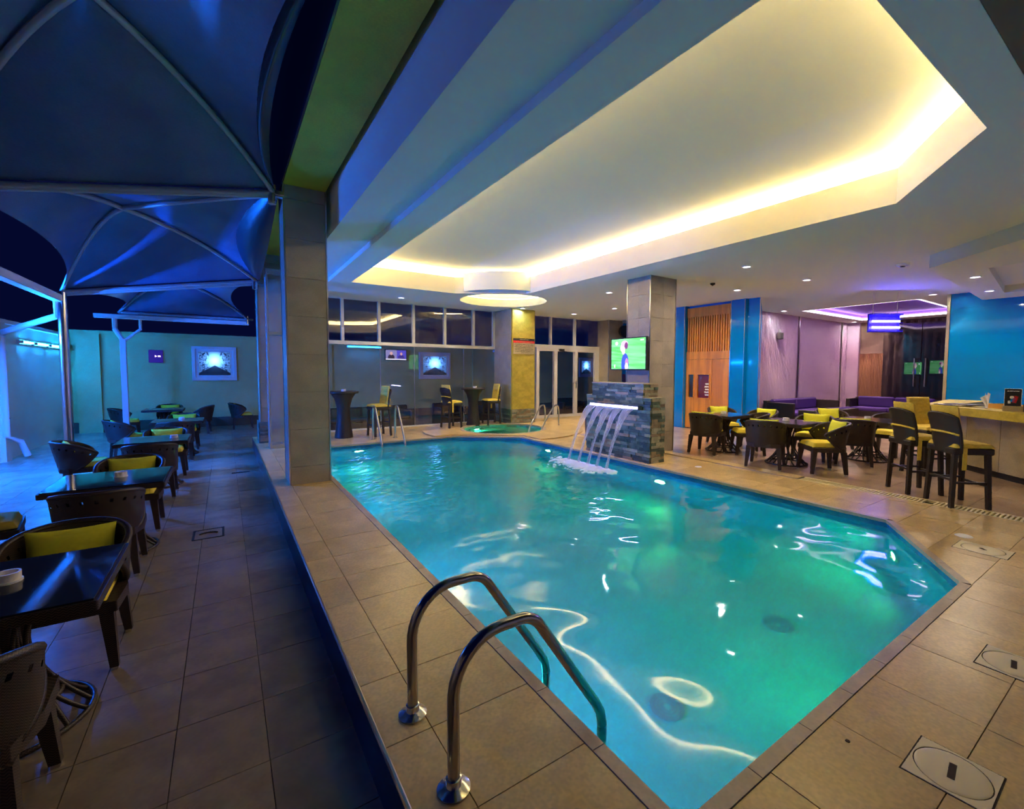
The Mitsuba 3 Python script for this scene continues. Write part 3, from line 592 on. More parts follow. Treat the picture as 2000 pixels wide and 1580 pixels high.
# backlit pictures on the end wall
def art_rad(p, n, uv):
    u = dr.abs(uv.x - 0.5) * 2; v = uv.y
    glow = dr.exp(-(dr.square(u / .55) + dr.square((v - .62) / .30)) * 1.6)
    br = dr.minimum(dr.abs(N_(u * 7 + 3, v * 8, 2.0) - .5), .8 * dr.abs(N_(u * 15, v * 13, 5.0) - .5)) * 1.6
    tree = SS(.03, .10, br); edge = SS(.25, .45, u)
    mound = SS(.0, .06, v - (.40 - .34 * u))
    k = (glow * 3.0 + .20) * (1 - edge * (1 - tree)) * (.06 + .94 * mound)
    return mi.Color3f(k * .05, k * .16, k * .5)
def art(x0, x1, z0, z1, label):
    t = thing('backlit_picture', label, 'picture'); y = 18.07
    add('frame', cat(bev(x0, x1, y - .06, y + .03, z0, z0 + .09, .006), bev(x0, x1, y - .06, y + .03, z1 - .09, z1, .006), bev(x0, x0 + .09, y - .06, y + .03, z0 + .09, z1 - .09, .006), bev(x1 - .09, x1, y - .06, y + .03, z0 + .09, z1 - .09, .006)), 'pvc_white', t)
    add('mat', bx(x0 + .085, x1 - .085, y - .02, y + .03, z0 + .085, z1 - .085), 'pvc_white', t)
    b = .17
    add('light_panel', quad((x0 + b, y - .028, z0 + b), (x1 - b, y - .028, z0 + b), (x1 - b, y - .028, z1 - b), (x0 + b, y - .028, z1 - b)), 'black_plastic', t, emit=mikit.proc(art_rad), w=3, uv=QUV)
art(-.84, .34, 1.24, 2.33, 'glowing blue picture of dark branches in a pale frame at the end of the aisle')
art(6.55, 7.9, 1.25, 2.35, 'glowing blue picture seen through the dark window wall')
art(15.0, 15.95, 1.3, 2.3, 'glowing blue picture seen through the right pane of the entrance door')
t = thing('wall_sign', 'small purple square sign with white arrow marks on the cream end wall', 'sign')
add('board', bev(-1.88, -1.54, 18.05, 18.1, 1.79, 2.18, .004), 'magenta_paint', t)
add('mark', cat(ext(Polygon([(0, 0), (0, .06), (.05, .03)]), 0, .004), ext(sbox(.07, .01, .13, .05), 0, .004)).apply_transform(np.array([[1, 0, 0, -1.73], [0, 0, -1, 18.05], [0, 1, 0, 1.96], [0, 0, 0, 1.0]])), 'lamp_white', t, emit=(.8, .8, 1.2), w=.3)

# ------------------------------------------------------------------ rattan chairs and tables
def uvbox(m):
    b = m.bounds; return (np.array(m.vertices)[:, :2] - b[0, :2]) / (b[1, :2] - b[0, :2])
def puff(w, d, h, nx=26, ny=20, e=.35, ribs=0, base=.35):
    def Pf(u, v):
        x, y = (u * 2 - 1), (v * 2 - 1)
        k = np.clip(1 - np.abs(x) ** 4, 0, 1) ** e * np.clip(1 - np.abs(y) ** 4, 0, 1) ** e
        if ribs: k = k * (.72 + .28 * np.abs(np.sin((x * .5 + .5) * ribs * PI)) ** .5)
        return np.stack([x * w / 2, y * d / 2, h * (base + (1 - base) * k) * np.where(k > 1e-6, 1, 0.0) + 0 * x], -1)
    a, ua = grid(Pf, nx, ny)
    b = a.copy(); V = np.array(b.vertices); V[:, 2] *= -.12; b = trimesh.Trimesh(V, np.array(b.faces)[:, ::-1], process=False)
    return trimesh.util.concatenate([a, b]), np.vstack([ua, ua])
def pillow_mesh(w=.44, d=.32, h=.13):
    def side(sg):
        def Pf(u, v):
            x, y = u * 2 - 1, v * 2 - 1
            k = (np.clip(1 - x * x, 0, 1) * np.clip(1 - y * y, 0, 1)) ** .42
            px = x * w / 2 * (1 - .07 * (1 - np.abs(x)) * 0 - .06 * (1 - y * y)); pz = y * d / 2 * (1 - .08 * (1 - x * x))
            return np.stack([px, sg * h / 2 * k, pz], -1)
        return grid(Pf, 18, 14)[0]
    a, b = side(1), side(-1); b = trimesh.Trimesh(b.vertices, np.array(b.faces)[:, ::-1], process=False)
    a = trimesh.Trimesh(a.vertices, np.array(a.faces)[:, ::-1], process=False); b = trimesh.Trimesh(b.vertices, np.array(b.faces)[:, ::-1], process=False)
    return trimesh.util.concatenate([a, b])
def chair_parts():
    A = math.radians(112)
    def shell(off):
        def Pf(u, v):
            th = (u * 2 - 1) * A * (.56 + .44 * v ** .8); top = .80 - .17 * np.abs(u * 2 - 1) ** 2.4; bot = .40
            z = bot + (top - bot) * v; fl = .97 + .22 * v * np.clip(np.cos(th), -.3, 1) + .05 * v
            r = .285 + off
            return np.stack([np.sin(th) * r * fl, -np.cos(th) * (r * .98) * fl + .0, z], -1)
        return Pf
    hole = lambda i, j: j == 11 and i % 4 == 1
    o, _ = grid(shell(.015), 56, 14, hole); n, _ = grid(shell(-.015), 56, 14, hole)
    n = trimesh.Trimesh(n.vertices, np.array(n.faces)[:, ::-1], process=False)
    us = np.linspace(0, 1, 60)
    top = shell(0)(us, np.ones(60)); e0 = shell(0)(np.zeros(10), np.linspace(0, 1, 10)); e1 = shell(0)(np.ones(10), np.linspace(1, 0, 10))
    rim = tube(np.vstack([e0[:-1], top, e1[1:]]), .022, 8)
    seatp = Polygon([(-.27, .27), (.27, .27), (.285, 0), (.24, -.19), (.12, -.27), (-.12, -.27), (-.24, -.19), (-.285, 0)]).buffer(.01)
    seat = ext(seatp, .365, .43)
    cu, cuv = puff(.46, .44, .075, base=.45)
    cu.apply_translation((0, .045, .438))
    parts = [('backrest', PLY(trimesh.util.concatenate([o, n]), 'rattan', True), None), ('rim', PLY(rim, 'rattan', True), None), ('seat', PLY(seat, 'rattan'), None),
             ('seat_cushion', PLY(cu, 'seat_fabric', True, uv=cuv), 'yellow striped seat cushion')]
    for sx, sy in ((-1, 1), (1, 1), (-1, -1), (1, -1)):
        tx, ty, b = sx * .225, (.235 if sy > 0 else -.19), .0
        bxx, byy = tx + sx * .03, ty + sy * .035
        P = [(tx + a * .034, ty + c * .034, .37) for a in (-1, 1) for c in (-1, 1)] + [(bxx + a * .021, byy + c * .021, .02) for a in (-1, 1) for c in (-1, 1)]
        P2 = [(bxx + a * .017, byy + c * .017, z) for a in (-1, 1) for c in (-1, 1) for z in (0, .021)]
        parts.append(('leg', PLY(trimesh.convex.convex_hull(np.array(P)), 'rattan'), None)); parts.append(('leg/foot_tip', PLY(trimesh.convex.convex_hull(np.array(P2)), 'steel'), None))
    return parts
CHAIR = chair_parts(); PIL = PLY(pillow_mesh(), 'lime_fabric', True)
def put(parts, t, tw):
    last = None
    for n, d, lb in parts:
        if '/' in n: add(n.split('/')[1], d, None, last, tw=tw); continue
        k = add(n, d, None, t, tw=tw, label=lb); last = k
def chair(x, y, face, z, label, group, pillow=None, tilt=12, pz=.645):
    """face: heading in degrees, 0 = +y, 90 = -x"""
    t = thing('rattan_chair', label, 'chair', group)
    put(CHAIR, t, TW(x, y, z, math.radians(face)))
    if pillow:
        k = key('pillow'); lab(k, pillow, 'pillow', 'lime pillows on the rattan chairs')
        scene[k] = {**PIL, 'to_world': TW(x, y, z, math.radians(face)) @ T().translate([0, -.175 - (pz - .645) * .3, pz]).rotate([1, 0, 0], tilt)}
def table_parts():
    ps = []
    fr = sbox(-.43, -.43, .43, .43).buffer(.012).difference(sbox(-.385, -.385, .385, .385))
    ps.append(('table_top', PLY(cat(ext(fr, .695, .742), ext(sbox(-.39, -.39, .39, .39), .70, .724)), 'rattan'), None))
    ps.append(('glass_top', PLY(bev(-.425, .425, -.425, .425, .7425, .7505, .002), 'tinted_glass_top'), 'dark glass top'))
    zs = np.linspace(.012, .70, 22)
    for i in range(18):
        a0 = 2 * PI * i / 18; tw_ = .9 if i % 2 else -.6
        u = zs / .7; r = .075 + .255 * (1 - u) ** 3.0 + .14 * np.clip(u - .55, 0, 1) ** 2 * 4
        th = a0 + tw_ * (1 - u)
        ps.append(('strand', PLY(tube(np.stack([r * np.cos(th), r * np.sin(th), zs], 1), .0115, 6), 'rattan', True), None))
    a = np.linspace(0, 2 * PI, 41)[:-1]
    for r, z in ((.325, .018), (.20, .13)): ps.append(('hoop', PLY(tube(np.stack([r * np.cos(a), r * np.sin(a), 0 * a + z], 1), .014, 8, closed=True), 'rattan', True), None))
    ps.append(('neck', PLY(lathe([(0, .30), (.055, .30), (.062, .45), (.075, .62), (.16, .70), (0, .70)], 20), 'rattan', 40), None))
    return ps
TABLE = table_parts()
def table(x, y, z, label, group, rz=0.0):
    t = thing('rattan_table', label, 'table', group); put(TABLE, t, TW(x, y, z, rz))
ASH = [('bowl', PLY(cat(lathe([(0, 0), (.045, 0), (.05, .004), (.05, .046), (.042, .046), (.040, .012), (0, .012)], 24)), 'ceramic', 40), None), ('base', PLY(lathe([(0, -.004), (.056, -.004), (.056, .006), (0, .006)], 24), 'pvc_white', 40), None)]
def ashtray(x, y, z, label): put(ASH, thing('ashtray', label, 'ashtray'), TW(x, y, z, 0))
GA, GL = 'rattan chairs along the aisle tables', 'rattan chairs in the lounge'
TA = 'square rattan tables along the aisle'
for x, y, s in ((-.97, 3.38, 'nearest square table in the aisle, its dark glass reflecting the blue canopy'), (-.95, 6.15, 'second square glass topped table from the front of the aisle'), (-.93, 9.3, 'third square glass topped table from the front of the aisle'),
                          (-.85, 12.5, 'fourth square glass topped table from the front of the aisle'), (-1.40, 16.2, 'farthest square table, in front of the cream end wall')):
    table(x, y, ZA, s, TA)
for x, y, s in ((-.95, 3.43, 'white ashtray on the nearest aisle table at the left picture edge'), (-.90, 6.2, 'white ashtray on the second aisle table'), (-.69, 9.25, 'white ashtray on the third aisle table'), (-.80, 12.6, 'white ashtray on the fourth aisle table')): ashtray(x, y, ZA + .7545, s)
for x, y, f, s, p in ((-.95, 2.66, 0, 'rattan chair at the bottom left corner, tucked under the nearest aisle table', None),
                      (-.86, 3.98, 180, 'rattan chair facing the viewer across the nearest aisle table', 'large lime pillow standing behind the nearest aisle table'),
                      (-.95, 5.55, 0, 'rattan chair with its back to the viewer, before the second aisle table', None),
                      (-.93, 6.95, 180, 'rattan chair facing the viewer at the far side of the second aisle table', 'lime pillow behind the second aisle table'),
                      (-1.85, 6.05, -80, 'rattan chair left of the second aisle table, cut by the picture edge', 'lime pillow in the chair left of the second aisle table'),
                      (-.90, 8.5, 0, 'rattan chair with its back to the viewer at the third aisle table', None),
                      (-.86, 10.1, 180, 'rattan chair facing the viewer at the far side of the third aisle table', 'lime pillow behind the third aisle table'),
                      (-1.72, 9.25, -75, 'rattan chair left of the third aisle table, beside the round canopy post', 'lime pillow tilted in the chair left of the third aisle table'),
                      (-.84, 11.7, 0, 'rattan chair with its back to the viewer at the fourth aisle table', None),
                      (-.80, 13.25, 180, 'rattan chair facing the viewer behind the fourth aisle table', 'lime pillow behind the fourth aisle table'),
                      (-1.70, 12.5, -75, 'rattan chair left of the fourth aisle table', 'lime pillow in the chair left of the fourth aisle table'),
                      (-2.2, 16.2, -85, 'rattan chair left of the farthest aisle table', None),
                      (-.62, 16.2, 85, 'rattan chair right of the farthest aisle table', None),
                      (-1.35, 17.0, 180, 'rattan chair behind the farthest aisle table, against the cream wall', 'pale pillow in the chair against the cream end wall'),
                      (.42, 16.9, -90, 'lone rattan chair at the end of the aisle below the glowing picture', 'small pillow in the lone chair at the end of the aisle')):
    chair(x, y, f, ZA, s, GA, p)
t = thing('floor_hatch', 'square metal floor hatch with a curved grip in the aisle', 'hatch')
add('frame', ext(sbox(-.34, 6.06, -.05, 6.42).difference(sbox(-.32, 6.08, -.07, 6.40)), ZA - .005, ZA + .004), 'charcoal', t)
add('plate', bx(-.318, -.072, 6.082, 6.398, ZA - .01, ZA + .002), ATILES[1], t)
add('grip', tube([(-.195 + .08 * math.cos(a), 6.22 + .05 * math.sin(a), ZA + .004) for a in np.linspace(.2, PI - .2, 10)], .012, 6), 'charcoal', t)
add('floor_slot', bev(.06, .33, 9.66, 9.74, ZA - .005, ZA + .004, .001), 'charcoal', label='thin dark drain slot in the aisle floor near the ledge', cat='drain')

# lounge tables and chairs
TL = 'square rattan tables in the lounge'
table(8.35, 5.45, 0, 'square rattan table in front of the orange wood panel', TL)
table(8.10, 4.05, 0, 'square rattan table in the middle of the lounge row', TL)
table(9.72, 3.40, 0, 'square rattan table nearest the bar stools', TL)
ashtray(8.38, 5.47, .7545, 'white ashtray on the table in front of the wood panel'); ashtray(8.15, 4.1, .7545, 'white ashtray on the middle lounge table'); ashtray(9.72, 3.42, .7545, 'white ashtray on the lounge table nearest the bar stools')
for x, y, f, s, p in ((7.78, 5.44, -78, 'rattan chair nearest the television pillar, its back to the pool', 'lime pillow in the chair nearest the television pillar'),
                      (8.40, 4.93, 45, 'rattan chair on the near side of the table before the wood panel', None),
                      (9.08, 5.92, 155, 'rattan chair facing the viewer before the wood panel', 'large lime pillow facing the viewer before the blue wall'),
                      (9.22, 5.18, 85, 'rattan chair on the right side of the table before the wood panel', 'lime pillow in the chair right of the table before the wood panel'),
                      (7.50, 4.10, -70, 'rattan chair left of the middle lounge table, its back to the pool', 'lime pillow in the chair left of the middle lounge table'),
                      (7.88, 3.36, 48, 'rattan chair in front of the middle lounge table, its back to the viewer', 'lime pillow in the chair in front of the middle lounge table'),
                      (8.88, 3.98, 100, 'rattan chair right of the middle lounge table', 'lime pillow sticking up in the chair right of the middle lounge table'),
                      (8.98, 3.36, -65, 'rattan chair left of the table nearest the bar stools', 'lime pillow in the chair left of the table nearest the bar stools'),
                      (10.6, 4.35, 140, 'small looking rattan chair at the back, before the ribbed purple wall', 'lime pillow in the chair before the ribbed purple wall'),
                      (10.5, 3.35, 85, 'rattan chair right of the table nearest the bar stools', None)):
    chair(x, y, f, 0, s, GL, p, pz=.68)
# sofas
def sofa(x0, x1, y0, y1, label, rz, ox, oy, hb=.74, ha=.70):
    t = thing('rattan_sofa', label, 'sofa'); M = lambda m: place(m, ox, oy, 0, rz)
    add('base', M(bev(x0, x1, y0, y1, .04, .30, .01)), 'rattan_dark', t)
    add('backrest', M(bev(x0, x1, y1 - .12, y1, .30, hb, .01)), 'rattan_dark', t)
    for a, b in ((x0, x0 + .12), (x1 - .12, x1)): add('armrest', M(bev(a, b, y0, y1 - .12, .30, ha, .01)), 'rattan_dark', t)
    n = 2 if x1 - x0 > 1.3 else 1; w = (x1 - x0 - .26) / n
    for i in range(n):
        add('seat_cushion', M(bev(x0 + .13 + i * w + .005, x0 + .13 + (i + 1) * w - .005, y0 + .02, y1 - .13, .302, .42, .03)), 'purple_fabric', t)
        add('back_cushion', M(bev(x0 + .13 + i * w + .005, x0 + .13 + (i + 1) * w - .005, y1 - .26, y1 - .122, .422, hb + .04, .04)), 'purple_fabric', t)
sofa(-1.5, 1.5, -.45, .45, 'brown rattan sofa with purple cushions along the ribbed purple wall', 0, 15.0, 7.05)
sofa(-.85, .85, -.42, .42, 'brown rattan sofa seen from behind, before the purple cushioned one', PI, 13.95, 5.85, .60, .56)
sofa(-1.2, 1.2, -.45, .45, 'dark rattan sofa in front of the far dark curtain wall', -PI / 2, 18.4, 5.8)
t = thing('wall_speaker', 'small dark speaker box on the ribbed purple wall under a white plate', 'speaker')
add('plate', bev(14.42, 14.52, 7.55, 7.59, 2.86, 2.95, .005), 'pvc_white', t); add('box', bev(14.32, 14.50, 7.46, 7.58, 2.64, 2.84, .01), 'black_plastic', t)

# ------------------------------------------------------------------ bar stools, bar, things on the bar
def stool_parts():
    ps = []
    for sx in (-1, 1):
        for sy in (-1, 1):
            top = .66; P = [(sx * .185 + a * .024, sy * .175 + c * .024, top) for a in (-1, 1) for c in (-1, 1)] + [(sx * .205 + a * .021, sy * .20 + c * .021, 0) for a in (-1, 1) for c in (-1, 1)]
            ps.append(('leg', PLY(trimesh.convex.convex_hull(np.array(P)), 'rattan_dark'), None))
    for m in (bx(-.18, .18, .175, .20, .26, .285), bx(-.18, .18, -.20, -.175, .32, .345), bx(-.205, -.18, -.18, .18, .29, .315), bx(.18, .205, -.18, .18, .29, .315)): ps.append(('stretcher', PLY(m, 'rattan_dark'), None))
    ps.append(('seat', PLY(bev(-.225, .225, -.215, .225, .64, .715, .012), 'rattan_dark'), None))
    def sh(off):
        def Pf(u, v):
            x = (u * 2 - 1); z = .66 + .46 * v - .05 * np.abs(x) ** 3 * v
            return np.stack([x * (.215 + .01 * v), -.205 + .075 * np.abs(x) ** 2.2 - .07 * v * v + off + 0 * x, z], -1)
        return Pf
    o, _ = grid(sh(-.018), 20, 14); n, _ = grid(sh(.018), 20, 14); o = trimesh.Trimesh(o.vertices, np.array(o.faces)[:, ::-1], process=False)
    us = np.linspace(0, 1, 24)
    edge = np.vstack([sh(0)(np.zeros(8), np.linspace(0, 1, 8))[:-1], sh(0)(us, np.ones(24)), sh(0)(np.ones(8), np.linspace(1, 0, 8))[1:]])
    ps.append(('backrest', PLY(trimesh.util.concatenate([o, n, tube(edge, .018, 8)]), 'rattan_dark', True), None))
    sp, _ = puff(.44, .43, .06, 44, 20, ribs=6); sp.apply_translation((0, .01, .722)); ps.append(('seat_pad', PLY(sp, 'pad_fabric', True), 'yellow ribbed seat pad'))
    bp, _ = puff(.49, .40, .055, 44, 18, ribs=6)
    bp.apply_transform(trimesh.transformations.rotation_matrix(PI / 2, (0, 0, 1))); bp.apply_transform(trimesh.transformations.rotation_matrix(PI / 2 - .14, (1, 0, 0)))
    V = np.array(bp.vertices); V[:, 1] = -V[:, 1]; bp = trimesh.Trimesh(V, np.array(bp.faces)[:, ::-1], process=False); bp.apply_translation((0, -.20, .97))
    V = np.array(bp.vertices); V[:, 1] += .05 * (np.abs(V[:, 0]) / .2) ** 2.2; bp = trimesh.Trimesh(V, bp.faces, process=False)
    ps.append(('back_pad', PLY(bp, 'pad_fabric', True), 'yellow ribbed back pad'))
    st = tube([sh(-.028)(np.array([u]), np.array([.52]))[0] for u in np.linspace(-.02, 1.02, 14)], .013, 6)
    ps.append(('strap', PLY(st, 'pad_fabric', True), 'yellow tie strap across the back'))
    ps.append(('hanging_strap', PLY(bx(.222, .232, -.12, -.075, .46, .72), 'pad_fabric'), 'loose hanging tie strap'))
    return ps
STOOL = stool_parts()
def stool(x, y, f, label, grp=None): put(STOOL, thing('bar_stool', label, 'bar stool', grp), TW(x, y, 0, math.radians(f)))
def mid(*p): return sum(p) / len(p)
stool(7.36, 1.62, -131.6, 'dark bar stool nearest the viewer, yellow seat pad facing the bar')
stool(7.68, 2.13, -131.6, 'dark bar stool second from the right, close behind the nearest one')
stool(9.18, 2.42, 150, 'dark bar stool with its yellow back pad facing the viewer, at the bar end')
stool(3.10, 11.35, 100, 'dark bar stool beside the left high table at the window wall')
stool(5.15, 11.7, -80, 'dark bar stool left of the right high table at the window wall')
stool(6.55, 11.95, 85, 'dark bar stool right of the right high table, beside the yellow pillar')
HT = [('table_top', PLY(lathe([(0, 1.05), (.33, 1.05), (.345, 1.06), (.345, 1.09), (.335, 1.10), (0, 1.10)], 36), 'rattan_dark', 40), None), ('column', PLY(lathe([(0, 0), (.20, 0), (.205, .03), (.17, .25), (.145, .55), (.15, .75), (.20, .93), (.28, 1.05), (0, 1.05)], 32), 'rattan_dark', 40), None)]
def htab(x, y, s): put(HT, thing('high_table', s, 'table'), TW(x, y, 0, 0))
htab(2.3, 11.45, 'round dark high table at the left end of the window wall'); htab(5.95, 11.95, 'round dark high table between two stools beside the yellow pillar')
ashtray(2.3, 11.4, 1.1045, 'white ashtray on the left high table'); ashtray(5.98, 11.9, 1.1045, 'white ashtray on the right high table')
# bar counter
U = np.array([.655, .756]); Q = np.array([.756, -.655])
P0 = np.array([10.08, 2.72]); Lb = 3.56
def dq(a0, a1, b0, b1): return Polygon([P0 - U * a0 + Q * b0, P0 - U * a1 + Q * b0, P0 - U * a1 + Q * b1, P0 - U * a0 + Q * b1])
t = thing('bar_counter', 'long bar counter with a thick olive top and stone panelled front', 'bar counter')
BZ = 1.06
top = unary_union([dq(0, Lb, 0, .62), Polygon([P0, (12.4, 2.93), (12.4, 2.33), P0 - U * .45])])
add('counter_top', ext(top, BZ - .125, BZ), 'bar_stone', t)
body = dq(.10, Lb, .38, .60)
add('body', ext(body, .10, BZ - .125), 'grout', t)
add('plinth', ext(dq(.12, Lb, .42, .60), 0, .10), 'charcoal', t)
a = .10
for w in (.36, .62, .62, .62, .62, .62): add('front_panel', ext(dq(a + .004, a + w - .004, .365, .385), .10, BZ - .127), 'bar_panel', t); a += w
add('end_panel', ext(Polygon([P0 - U * .10 + Q * .38, (12.4, 2.80), (12.4, 2.76), P0 - U * .14 + Q * .42]), 0, BZ - .127), 'bar_panel', t)
def onbar(a, b): p = P0 - U * a + Q * b; return float(p[0]), float(p[1])
ang = math.atan2(-U[1], -U[0])
for i in range(3):
    x, y = onbar(.25 + .10 * i, .28 + .02 * i)
    tt = key('menu_card'); lab(tt, ['dark folded menu card, lowest on the bar end', 'pale folded menu card in the small pile on the bar', 'dark menu card on top of the small pile on the bar'][i], 'menu', 'menus on the bar')
    add('cover', place(bev(-.22, .22, -.15, .15, 0, .012, .002), x, y, BZ + .0125 * i, ang + .2 * i - .1), ['dark_paper', 'paper', 'dark_paper'][i], tt)
x, y = onbar(.95, .26)
t = thing('glass_tumbler', 'clear glass tumbler holding white napkins on the bar', 'glass')
scene['mat_tumbler_glass'] = {'type': 'thindielectric', 'int_ior': 1.5}
add('bowl', place(lathe([(.001, .006), (.035, .006), (.045, .11)], 24), x, y, BZ), 'tumbler_glass', t, smooth=True)
add('foot', place(lathe([(0, 0), (.036, 0), (.036, .006), (0, .006)], 24), x, y, BZ), 'tumbler_glass', t)
def napkin(sx, sy, tilt, h, seed):
    rs = np.random.RandomState(seed)
    def Pf(u, v):
        x = (u - .5) * .055 * (1 + .8 * v); z = .01 + h * v
        return np.stack([x + sx * v ** 1.5, .018 * np.sin(u * 9 + seed) * (.4 + v) + sy * v ** 1.5, z + .02 * np.sin(u * 7) * v], -1)
    return grid(Pf, 16, 12)[0]
tn = thing('napkin', 'crumpled white napkins fanning out of the tumbler on the bar', 'napkin')
for i, (sx, sy, h) in enumerate(((-.07, .02, .22), (.12, -.02, .14), (.02, .05, .17))): add('sheet', place(napkin(sx, sy, 0, h, i), x, y, BZ, .6), 'paper', tn, smooth=True)
x, y = onbar(1.05, .56)
t = thing('wooden_tray', 'orange wooden box tray behind the napkins on the bar', 'tray')
for m in (bx(-.30, .30, -.13, -.115, 0, .07), bx(-.30, .30, .115, .13, 0, .07), bx(-.30, -.285, -.115, .115, 0, .07), bx(.285, .30, -.115, .115, 0, .07)): add('side', place(m, x, y, BZ, ang), 'orange_wood', t)
add('bottom', place(bx(-.285, .285, -.115, .115, 0, .01), x, y, BZ, ang), 'orange_wood', t)
x, y = onbar(1.42, .22)
t = thing('menu_stand', 'small black poster stand on a pale block at the front of the bar', 'sign')
yaw = math.atan2(y, x) - PI / 2
B = lambda m: place(m, x, y, BZ, yaw)
add('block', B(bev(-.10, .10, -.05, .05, 0, .075, .006)), 'bar_panel', t)
add('board', B(bev(-.085, .085, -.012, .012, .075, .32, .002)), 'black_plastic', t)
add('border', B(cat(bx(-.088, -.083, -.014, .014, .075, .322), bx(.083, .088, -.014, .014, .075, .322), bx(-.088, .088, -.014, .014, .319, .324))), 'paper', t)
pic = [(ext(Point(-.01, .20).buffer(.022), 0, .002), 'paper'), (ext(affinity.rotate(sbox(-.02, .13, .02, .20), -20), 0, .002), 'blue_glass'), (ext(affinity.rotate(sbox(.0, .12, .045, .22), -12), 0, .002), 'red_paint'), (ext(sbox(-.05, .11, -.02, .15), 0, .002), 'paper'), (ext(sbox(-.06, .285, .06, .292), 0, .002), 'paper')]
for m, mm in pic:
    m.apply_transform(np.array([[1, 0, 0, 0], [0, 0, -1, -.012], [0, 1, 0, 0], [0, 0, 0, 1.0]])); add('print', B(m), mm, t)
x, y = onbar(1.66, .30)
t = thing('card_terminal', 'black box shaped terminal at the right picture edge on the bar', 'terminal')
add('body', place(bev(-.10, .10, -.07, .07, 0, .11, .01), x, y, BZ, ang), 'black_plastic', t); add('keypad', place(bev(-.05, .05, -.05, .02, .11, .114, .001), x, y, BZ, ang), 'charcoal', t)
# ultraviolet insect lamp hanging before the end wall
t = thing('insect_lamp', 'blue glowing insect lamp with two tubes hanging over the far lounge', 'lamp')
LX, LY, LZ, la = 12.5, 4.15, 2.73, -.60
A_ = lambda m: place(m, LX, LY, LZ, la)
add('housing', A_(cat(bev(-.36, .36, .01, .06, -.20, .22, .01), bev(-.36, .36, -.09, .06, .19, .22, .005), bev(-.36, .36, -.09, .06, -.20, -.17, .005))), 'lamp_blue', t)
for z in (.045, -.095): add('tube', A_(tube([(-.31, -.045, z), (.31, -.045, z)], .026, 10)), 'lamp_white', t, emit=np.array([.9, .75, 6.0]) * UV_L / 6, w=2)
for z in np.linspace(-.15, .17, 5): add('guard_wire', A_(tube([(-.36, -.088, z), (.36, -.088, z)], .004, 5)), 'lamp_blue', t)
for x in (-.28, .28): add('hanger', A_(tube([(x, 0, .21), (x, 0, ZC - LZ)], .006, 6)), 'steel', t)

# ------------------------------------------------------------------ televisions
def ell(u, v, cx, cy, rx, ry): return dr.square((u - cx) / rx) + dr.square((v - cy) / ry) < 1
def tv_rad(gain, flip, lev=.24):
    def fn(p, n, uv):
        u = (1 - uv.x) if flip else uv.x; v = uv.y
        s = N_(u * 3 + v * 9, v * 14, 1.0)
        c = MX((.10, .62, .12), (.30, 1.0, .42), s) * gain
        sel = lambda m, a, b: dr.select(m, mi.Color3f(*a), b)
        body = ell(u, v, .42, .16, .11, .36) & (v < .55)
        c = sel(body, (.05, .10, .75), c)
        c = sel(ell(u, v, .47, .22, .05, .14), (.55, .25, .60), c)
        c = sel(ell(u, v, .465, .08, .05, .13), (1.1, .85, .85), c)
        c = sel(ell(u, v, .37, .60, .05, .12), (1.2, 1.0, 1.0), c)
        c = sel(ell(u, v, .35, .70, .075, .14), (1.25, 1.05, 1.05), c)
        c = sel(ell(u, v, .40, .84, .10, .10), (.9, .55, .75), c)
        c = sel(ell(u, v, .45, .77, .05, .11), (.22, .05, .22), c)
        c = sel(ell(u, v, .16, .86, .045, .06), (1.2, 1.25, 1.3), c)
        c = sel((dr.abs(u - .90) < .05) & (dr.abs(v - .93) < .02), (1.1, 1.2, 1.2), c)
        c = sel(ell(u, v, .11, .10, .02, .06), (1.1, 1.2, 1.1), c)
        return c * lev
    return mikit.proc(fn)
TVR = tv_rad(1.0, False); TVL = tv_rad(.7, True, .1)
def tv(center, right, w, h, rad, label, wgt=1.0, deep=.05, flip=False):
    t = thing('television', label, 'television')
    r = np.array(right, float) / np.linalg.norm(right); z = np.array([0, 0, 1.0]); n = np.cross(r, z); c = np.array(center, float)
    R_ = lambda m: rot_to(m, r, z, n, c)
    add('housing', R_(bev(-w / 2, w / 2, -h / 2, h / 2, -deep, 0, .004)), 'black_plastic', t)
    b = .018
    for m in (bx(-w / 2, w / 2, h / 2 - b, h / 2, 0, .008), bx(-w / 2, w / 2, -h / 2, -h / 2 + b, 0, .008), bx(-w / 2, -w / 2 + b, -h / 2 + b, h / 2 - b, 0, .008), bx(w / 2 - b, w / 2, -h / 2 + b, h / 2 - b, 0, .008)): add('bezel', R_(m), 'black_plastic', t)
    q = [c + r * sx * (w / 2 - b) + z * sy * (h / 2 - b) + n * .004 for sx, sy in ((-1, -1), (1, -1), (1, 1), (-1, 1))]
    add('screen', quad(*q), 'black_plastic', t, emit=rad, w=wgt, uv=QUV, label='screen showing a player in blue on a green pitch')
    return t
k = tv((6.60, 6.44, 1.95), (-.06, -1, 0), 1.02, .64, TVR, 'television with a football player in blue on green, on the pillar behind the waterfall')
add('wall_arm', cat(bx(6.66, 6.77, 6.25, 6.29, 1.90, 1.94), bx(6.66, 6.77, 6.25, 6.29, 1.99, 2.03), bx(6.64, 6.67, 6.2, 6.55, 1.85, 2.08)), 'charcoal', k)
k = tv((7.62, 6.85, 1.80), (-.35, 1, 0), .9, .55, mikit.proc(lambda p, n, uv: mi.Color3f(.004, .004, .008) + 0 * uv.x), 'dark television seen edge on behind the stone pillar', .05)
tv((19.35, 4.86, 1.80), (0, -1, 0), .52, .46, TVL, 'small added television standing in for a green reflection in the tinted doors, right one', .3)  # two screens added behind the doors in place of reflections
tv((19.35, 5.55, 1.76), (0, -1, 0), .52, .44, TVL, 'small added television standing in for a green reflection in the tinted doors, left one', .3)
